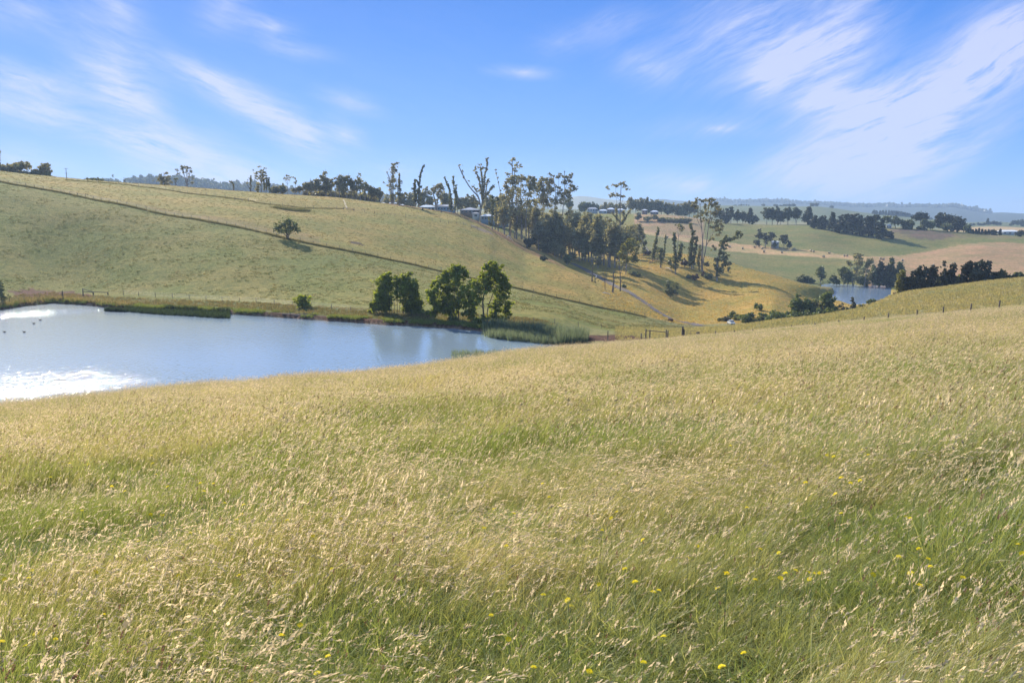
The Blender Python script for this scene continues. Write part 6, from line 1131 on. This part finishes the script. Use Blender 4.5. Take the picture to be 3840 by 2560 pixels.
# tussocks give the grazed hill its grain
def hill_zone(n_, r0, r1, a0, a1, keep):
    a = rg.uniform(math.radians(a0), math.radians(a1), n_); r = rg.uniform(r0, r1, n_); x, y = r*np.sin(a), r*np.cos(a); i = np.clip(np.searchsorted(rows, r)-1, 0, nR-1); j = np.clip(np.searchsorted(AZ, a)-1, 0, nA-1)
    return x, y, keep(GW[i, j], U_of(a), x, y)
TUF = clumps(6, 760, M_TUFT, 12, .10, .22, .32, .07, .7)
x, y, k_ = hill_zone(26000, 170, 340, -33, 12, lambda w_, u, x, y: (w_ > 4.05) & (w_ < 5) & (fbm(x, y, 6, 55) > .42)); sprinkle('pasture_tufts', 'small tussocks dotted over the grazed near hill', TUF, x[k_], y[k_], .6, 1.7, np.clip(rg.normal(.35, .3, k_.sum()), 0, 1))
x, y, k_ = hill_zone(16000, 250, 470, -33, 12, lambda w_, u, x, y: (w_ > 5.05) & (w_ < 5.98)); sprinkle('pasture_tufts', 'small tussocks above the long hillside fence', TUF, x[k_], y[k_], .6, 1.8, np.clip(rg.normal(.65, .3, k_.sum()), 0, 1))
x, y, k_ = hill_zone(9000, 250, 470, 6, 22, lambda w_, u, x, y: (w_ > 5) & (w_ < 8) & (u > 2150)); sprinkle('pasture_tufts', 'small tussocks on the golden slope', clumps(5, 780, grass_material('gold_tufts', (.52, .35, .10), (.28, .23, .08)), 12, .12, .28, .35, .07, .7), x[k_], y[k_], .7, 1.9, np.clip(rg.normal(.75, .3, k_.sum()), 0, 1))
x, y, k_ = hill_zone(16000, 120, 245, 7, 34, lambda w_, u, x, y: (w_ > 1.7) & (w_ < 4.3)); sprinkle('pasture_tufts', 'grass tufts on the green strip beyond the post fence', clumps(5, 790, grass_material('strip_tufts', (.42, .35, .17), (.26, .26, .105)), 14, .14, .30, .3, .05, .7), x[k_], y[k_], .8, 1.6, np.clip(rg.normal(.78, .3, k_.sum()), 0, 1))
# bank grasses
a = rg.uniform(math.radians(-34), fs_az[-1]-.004, 6500); r = np.interp(a, AZ, FSR)+.55+np.abs(rg.normal(0, 1.6, len(a))); x, y = r*np.sin(a), r*np.cos(a)
k_ = fbm(x, y, 4.5, 15) > .40; sprinkle('bank_grass', 'tufted green grass hanging over the red pond bank', clumps(5, 740, M_BANK, 16, .2, .5, .3, .05, .6), x[k_], y[k_], .6, 1.3, np.clip(rg.normal(.3, .3, k_.sum()), 0, 1))
a = rg.uniform(math.radians(-34), fs_az[-1]-.004, 4200); r = np.interp(a, AZ, FSR)+3+rg.uniform(0, 11, len(a)); x, y = r*np.sin(a), r*np.cos(a)
sprinkle('bank_grass', 'dry taller grass on top of the pond bank', clumps(5, 745, M_TUFT, 14, .25, .5, .3, .05, .6), x, y, .6, 1.2, np.clip(rg.normal(.75, .25, len(x)), 0, 1))
# reeds
def reed_zone(n_, front, u0, u1, depth):
    u = rg.uniform(u0, u1, n_); v = np.interp(u, [q_[0] for q_ in front], [q_[1] for q_ in front]); X, Y = [], []
    for a_, b_ in zip(u, v):
        az, s_ = px(a_, b_); R_ = WATER/s_ + abs(rg.random())*depth(a_); X.append(R_*math.sin(az)); Y.append(R_*math.cos(az))
    return np.array(X), np.array(Y)
front = [(1806,1258),(1830,1265),(1925,1279),(2000,1285),(2065,1292),(2110,1294),(2195,1281),(2205,1275)]
x, y = reed_zone(1700, front, 1808, 2200, lambda u: 10 if u < 2100 else 7); k_ = (rg.random(len(x)) < np.clip((U_of(np.arctan2(x, y), 1260)-1800)/70, .08, 1)*.95); x, y = x[k_], y[k_]; zz = np.maximum(height(x, y), WATER-.3)-.02
sprinkle('bulrushes', 'tall grey green bulrushes at the right end of the pond', clumps(9, 800, M_REED, 13, .9, 2.1, .40, .07, .24, .6), x, y, .75, 1.1, rg.uniform(0, 1, len(x)), zz)
front = [(392,1167),(470,1170),(600,1180),(700,1186),(800,1192),(861,1194)]
x, y = reed_zone(1300, front, 396, 861, lambda u: 1.5 if u < 470 else 7 if u < 620 else 9); zz = np.full(len(x), WATER-.05)
sprinkle('dark_reeds', 'dark low reeds along the far shore of the pond', clumps(5, 820, M_REEDD, 20, .55, 1.05, .3, .045, .12, .3), x, y, .75, 1.15, rg.uniform(0, 1, len(x)), np.maximum(zz, height(x, y)))
x, y, k_ = hill_zone(900, 96, 124, -4, 3.0, lambda w_, u, x, y: np.hypot(x, y) > np.interp(np.arctan2(x, y), ns_az, ns_R)-9); sprinkle('shore_grass', 'bluish rushes on the near shore of the pond', clumps(4, 840, M_REED, 16, .5, 1.0, .3, .04, .2), x[k_], y[k_], .7, 1.2, rg.uniform(.2, 1, k_.sum()), np.maximum(height(x[k_], y[k_]), WATER-.1))
a = rg.uniform(math.radians(-33), math.radians(-24), 260); r = np.interp(a, AZ, FSR)+rg.uniform(.4, 3.5, 260); x, y = r*np.sin(a), r*np.cos(a); sprinkle('bank_grass', 'rank brown grass on the bank at the left end of the pond', clumps(4, 850, M_LONG, 20, .5, 1.2, .3, .05, .3), x, y, .7, 1.2, rg.uniform(.3, 1, 260))
# ------------------------------------------------------------------ dandelions
def at_h(u, v, h):
    az, s_ = px(u, v); j = int(np.clip(np.searchsorted(AZ, az)-1, 0, nA-2)); prof = (GZ[:, j]+h)/rows; hit = np.where((rows > 1.5) & (prof >= s_))[0]
    hit = [q_ for q_ in hit if q_ > 0 and prof[q_-1] < s_] or list(hit[:1])
    if not len(hit): return None
    k_ = hit[0]; t_ = (s_-prof[k_-1])/(prof[k_]-prof[k_-1]+1e-9); R_ = rows[k_-1]+(rows[k_]-rows[k_-1])*t_; x, y = R_*math.sin(az), R_*math.cos(az)
    return Vector((x, y, float(height(x, y)))), R_*s_
fl = [(x/1.479, 1500+y/1.479) for x, y in ((163,870),(160,985),(25,990),(120,918),(990,970),(527,925),(530,952),(768,782),(1840,935),(1800,742),(1735,752),(1055,735),(1290,775),(143,1362),(10,1340),(308,1325),(200,1295),(575,1188),(1665,1247),(1562,1305),(1390,1560),(1760,1515),(1820,1420),(693,505),(930,480),(835,635),(900,637),(1313,662),(1340,632),(1352,580),(1830,540),(1890,658),(1595,665),(620,478),(330,427),(280,427),(863,412),(848,350),(840,307),(1265,505),(1130,505),(1110,460),(1185,463),(385,352),(490,355),(1535,500),(1248,570),(1325,970),(455,612),(175,943))]
fl += [(1800+x/2.063, 1800+y/2.063) for x, y in ((485,27),(108,222),(620,200),(258,255),(885,260),(1260,462),(1680,510),(200,508),(1200,787),(920,805),(1340,865),(1385,852),(1838,835),(680,927),(703,973),(1420,1208),(2040,1337),(415,1447),(85,1045),(220,1230),(1910,720),(1605,600),(945,387),(1265,1410),(845,1480),(32,370),(1118,684),(535,130),(1015,293),(490,887),(1870,1443),(1060,245))]
fl += [(2700+x/1.9596, 1400+y/1.9596) for x, y in ((295,1290),(432,1317),(556,1447),(480,1468),(735,1467),(690,1468),(648,1460),(658,1510),(260,1515),(445,1505),(1125,1478),(1400,1467),(1545,1420),(1785,1500),(1465,1557),(1313,1347),(1460,1288),(850,887),(1050,562),(77,532),(835,610),(785,600),(1815,782),(1030,788),(960,808),(890,768),(630,803),(1365,1052),(1400,1065),(890,1028),(2190,1255),(2220,1322),(200,985),(1090,598),(50,1470),(1530,1363))]
def flower_mesh(seed, r=.019):
    rng = np.random.default_rng(seed); V_, F_ = [(0, 0, .004)], []
    for k_, (rr, zz, n_) in enumerate(((r, .0, 16), (r*.7, .006, 12))):
        for i in range(n_):
            a = 2*PI*i/n_+k_*.2; da = PI/n_*.85; q_ = rr*rng.uniform(.85, 1.08); b0 = len(V_)
            V_ += [(q_*.15*math.cos(a), q_*.15*math.sin(a), zz), (q_*.8*math.cos(a-da), q_*.8*math.sin(a-da), zz+.004), (q_*math.cos(a), q_*math.sin(a), zz+.002), (q_*.8*math.cos(a+da), q_*.8*math.sin(a+da), zz+.004)]; F_.append((b0, b0+1, b0+2, b0+3))
    me = mesh_from('flower_head', V_, np.array(F_), M_YEL, False, np.ones((len(V_), 3))); return me
FM = [flower_mesh(i) for i in range(4)]; M_STEM = plain('flower_stem', (.13, .18, .05))
cells = {}
for i, (u, v) in enumerate(fl):
    sd_ = 'far left' if u < 640 else 'left' if u < 1280 else 'centre left' if u < 1920 else 'centre right' if u < 2560 else 'right' if u < 3200 else 'far right'
    dp_ = 'closest to the viewer' if v > 2250 else 'in the near meadow' if v > 2050 else 'halfway up the meadow' if v > 1880 else 'high on the meadow slope'
    cells.setdefault((sd_, dp_), []).append(i)
dlabels = {}
for (sd_, dp_), ids in cells.items():
    ids.sort(key=lambda q_: fl[q_][0])
    for k_, q_ in enumerate(ids):
        dlabels[q_] = (f'only yellow dandelion {dp_} at the {sd_}' if len(ids) == 1 else ordinal_label(k_, len(ids), 'yellow dandelion', f'{dp_}, {sd_}').replace(' from the left', ' from left'))
for i, (u, v) in enumerate(fl):
    hh = .36 if v > 2000 else .42; r_ = at_h(u, v, hh)
    if r_ is None: continue
    g_, zt = r_; side = 'left' if u < 1280 else 'middle' if u < 2560 else 'right'; dep = 'foreground' if v > 2130 else 'nearer part' if v > 1850 else 'farther part'
    lb = dlabels[i]
    root = thing('dandelion', lb, 'flower', g_, RNG.uniform(0, 6), f'dandelions, {side} side, {dep}')
    h = zt-g_.z; fo = obj('flower_head', FM[i % 4], root, (0, 0, h)); fo.rotation_euler = (RNG.normal(.25, .25), RNG.normal(0, .25), 0); s_ = RNG.uniform(.65, .95)*(1 if v > 1900 else 1.1); fo.scale = (s_, s_, s_)
    obj('stem', mesh_from('stem', *tube([(0, 0, -.02), (.01, .01, h*.5), (0, 0, h)], .0016, .0012, 4), M_STEM), root)
# ------------------------------------------------------------------ haze: one closed box of pale air
hv = []
X0, X1, Y0, Y1, Z0, Z1 = -11500, 11500, -11500, 11500, -122, 140
hv = [(x, y, z) for z in (Z0, Z1) for y in (Y0, Y1) for x in (X0, X1)]
hf = [(0, 2, 3, 1), (4, 5, 7, 6), (0, 1, 5, 4), (2, 6, 7, 3), (0, 4, 6, 2), (1, 3, 7, 5)]
mh_, t_, o_ = mat_new('haze_air'); pvn = t_.nodes.new('ShaderNodeVolumePrincipled')
pvn.inputs['Color'].default_value = (.55, .74, 1.0, 1); pvn.inputs['Density'].default_value = 1.7e-4; pvn.inputs['Anisotropy'].default_value = .2
t_.links.new(pvn.outputs[0], o_.inputs['Volume'])
obj('haze', mesh_from('haze', hv, hf, mh_, False), kind='stuff')
print('TRIS', sum(len(o.data.loops) - 2*len(o.data.polygons) for o in scene.objects if o.type == 'MESH'))
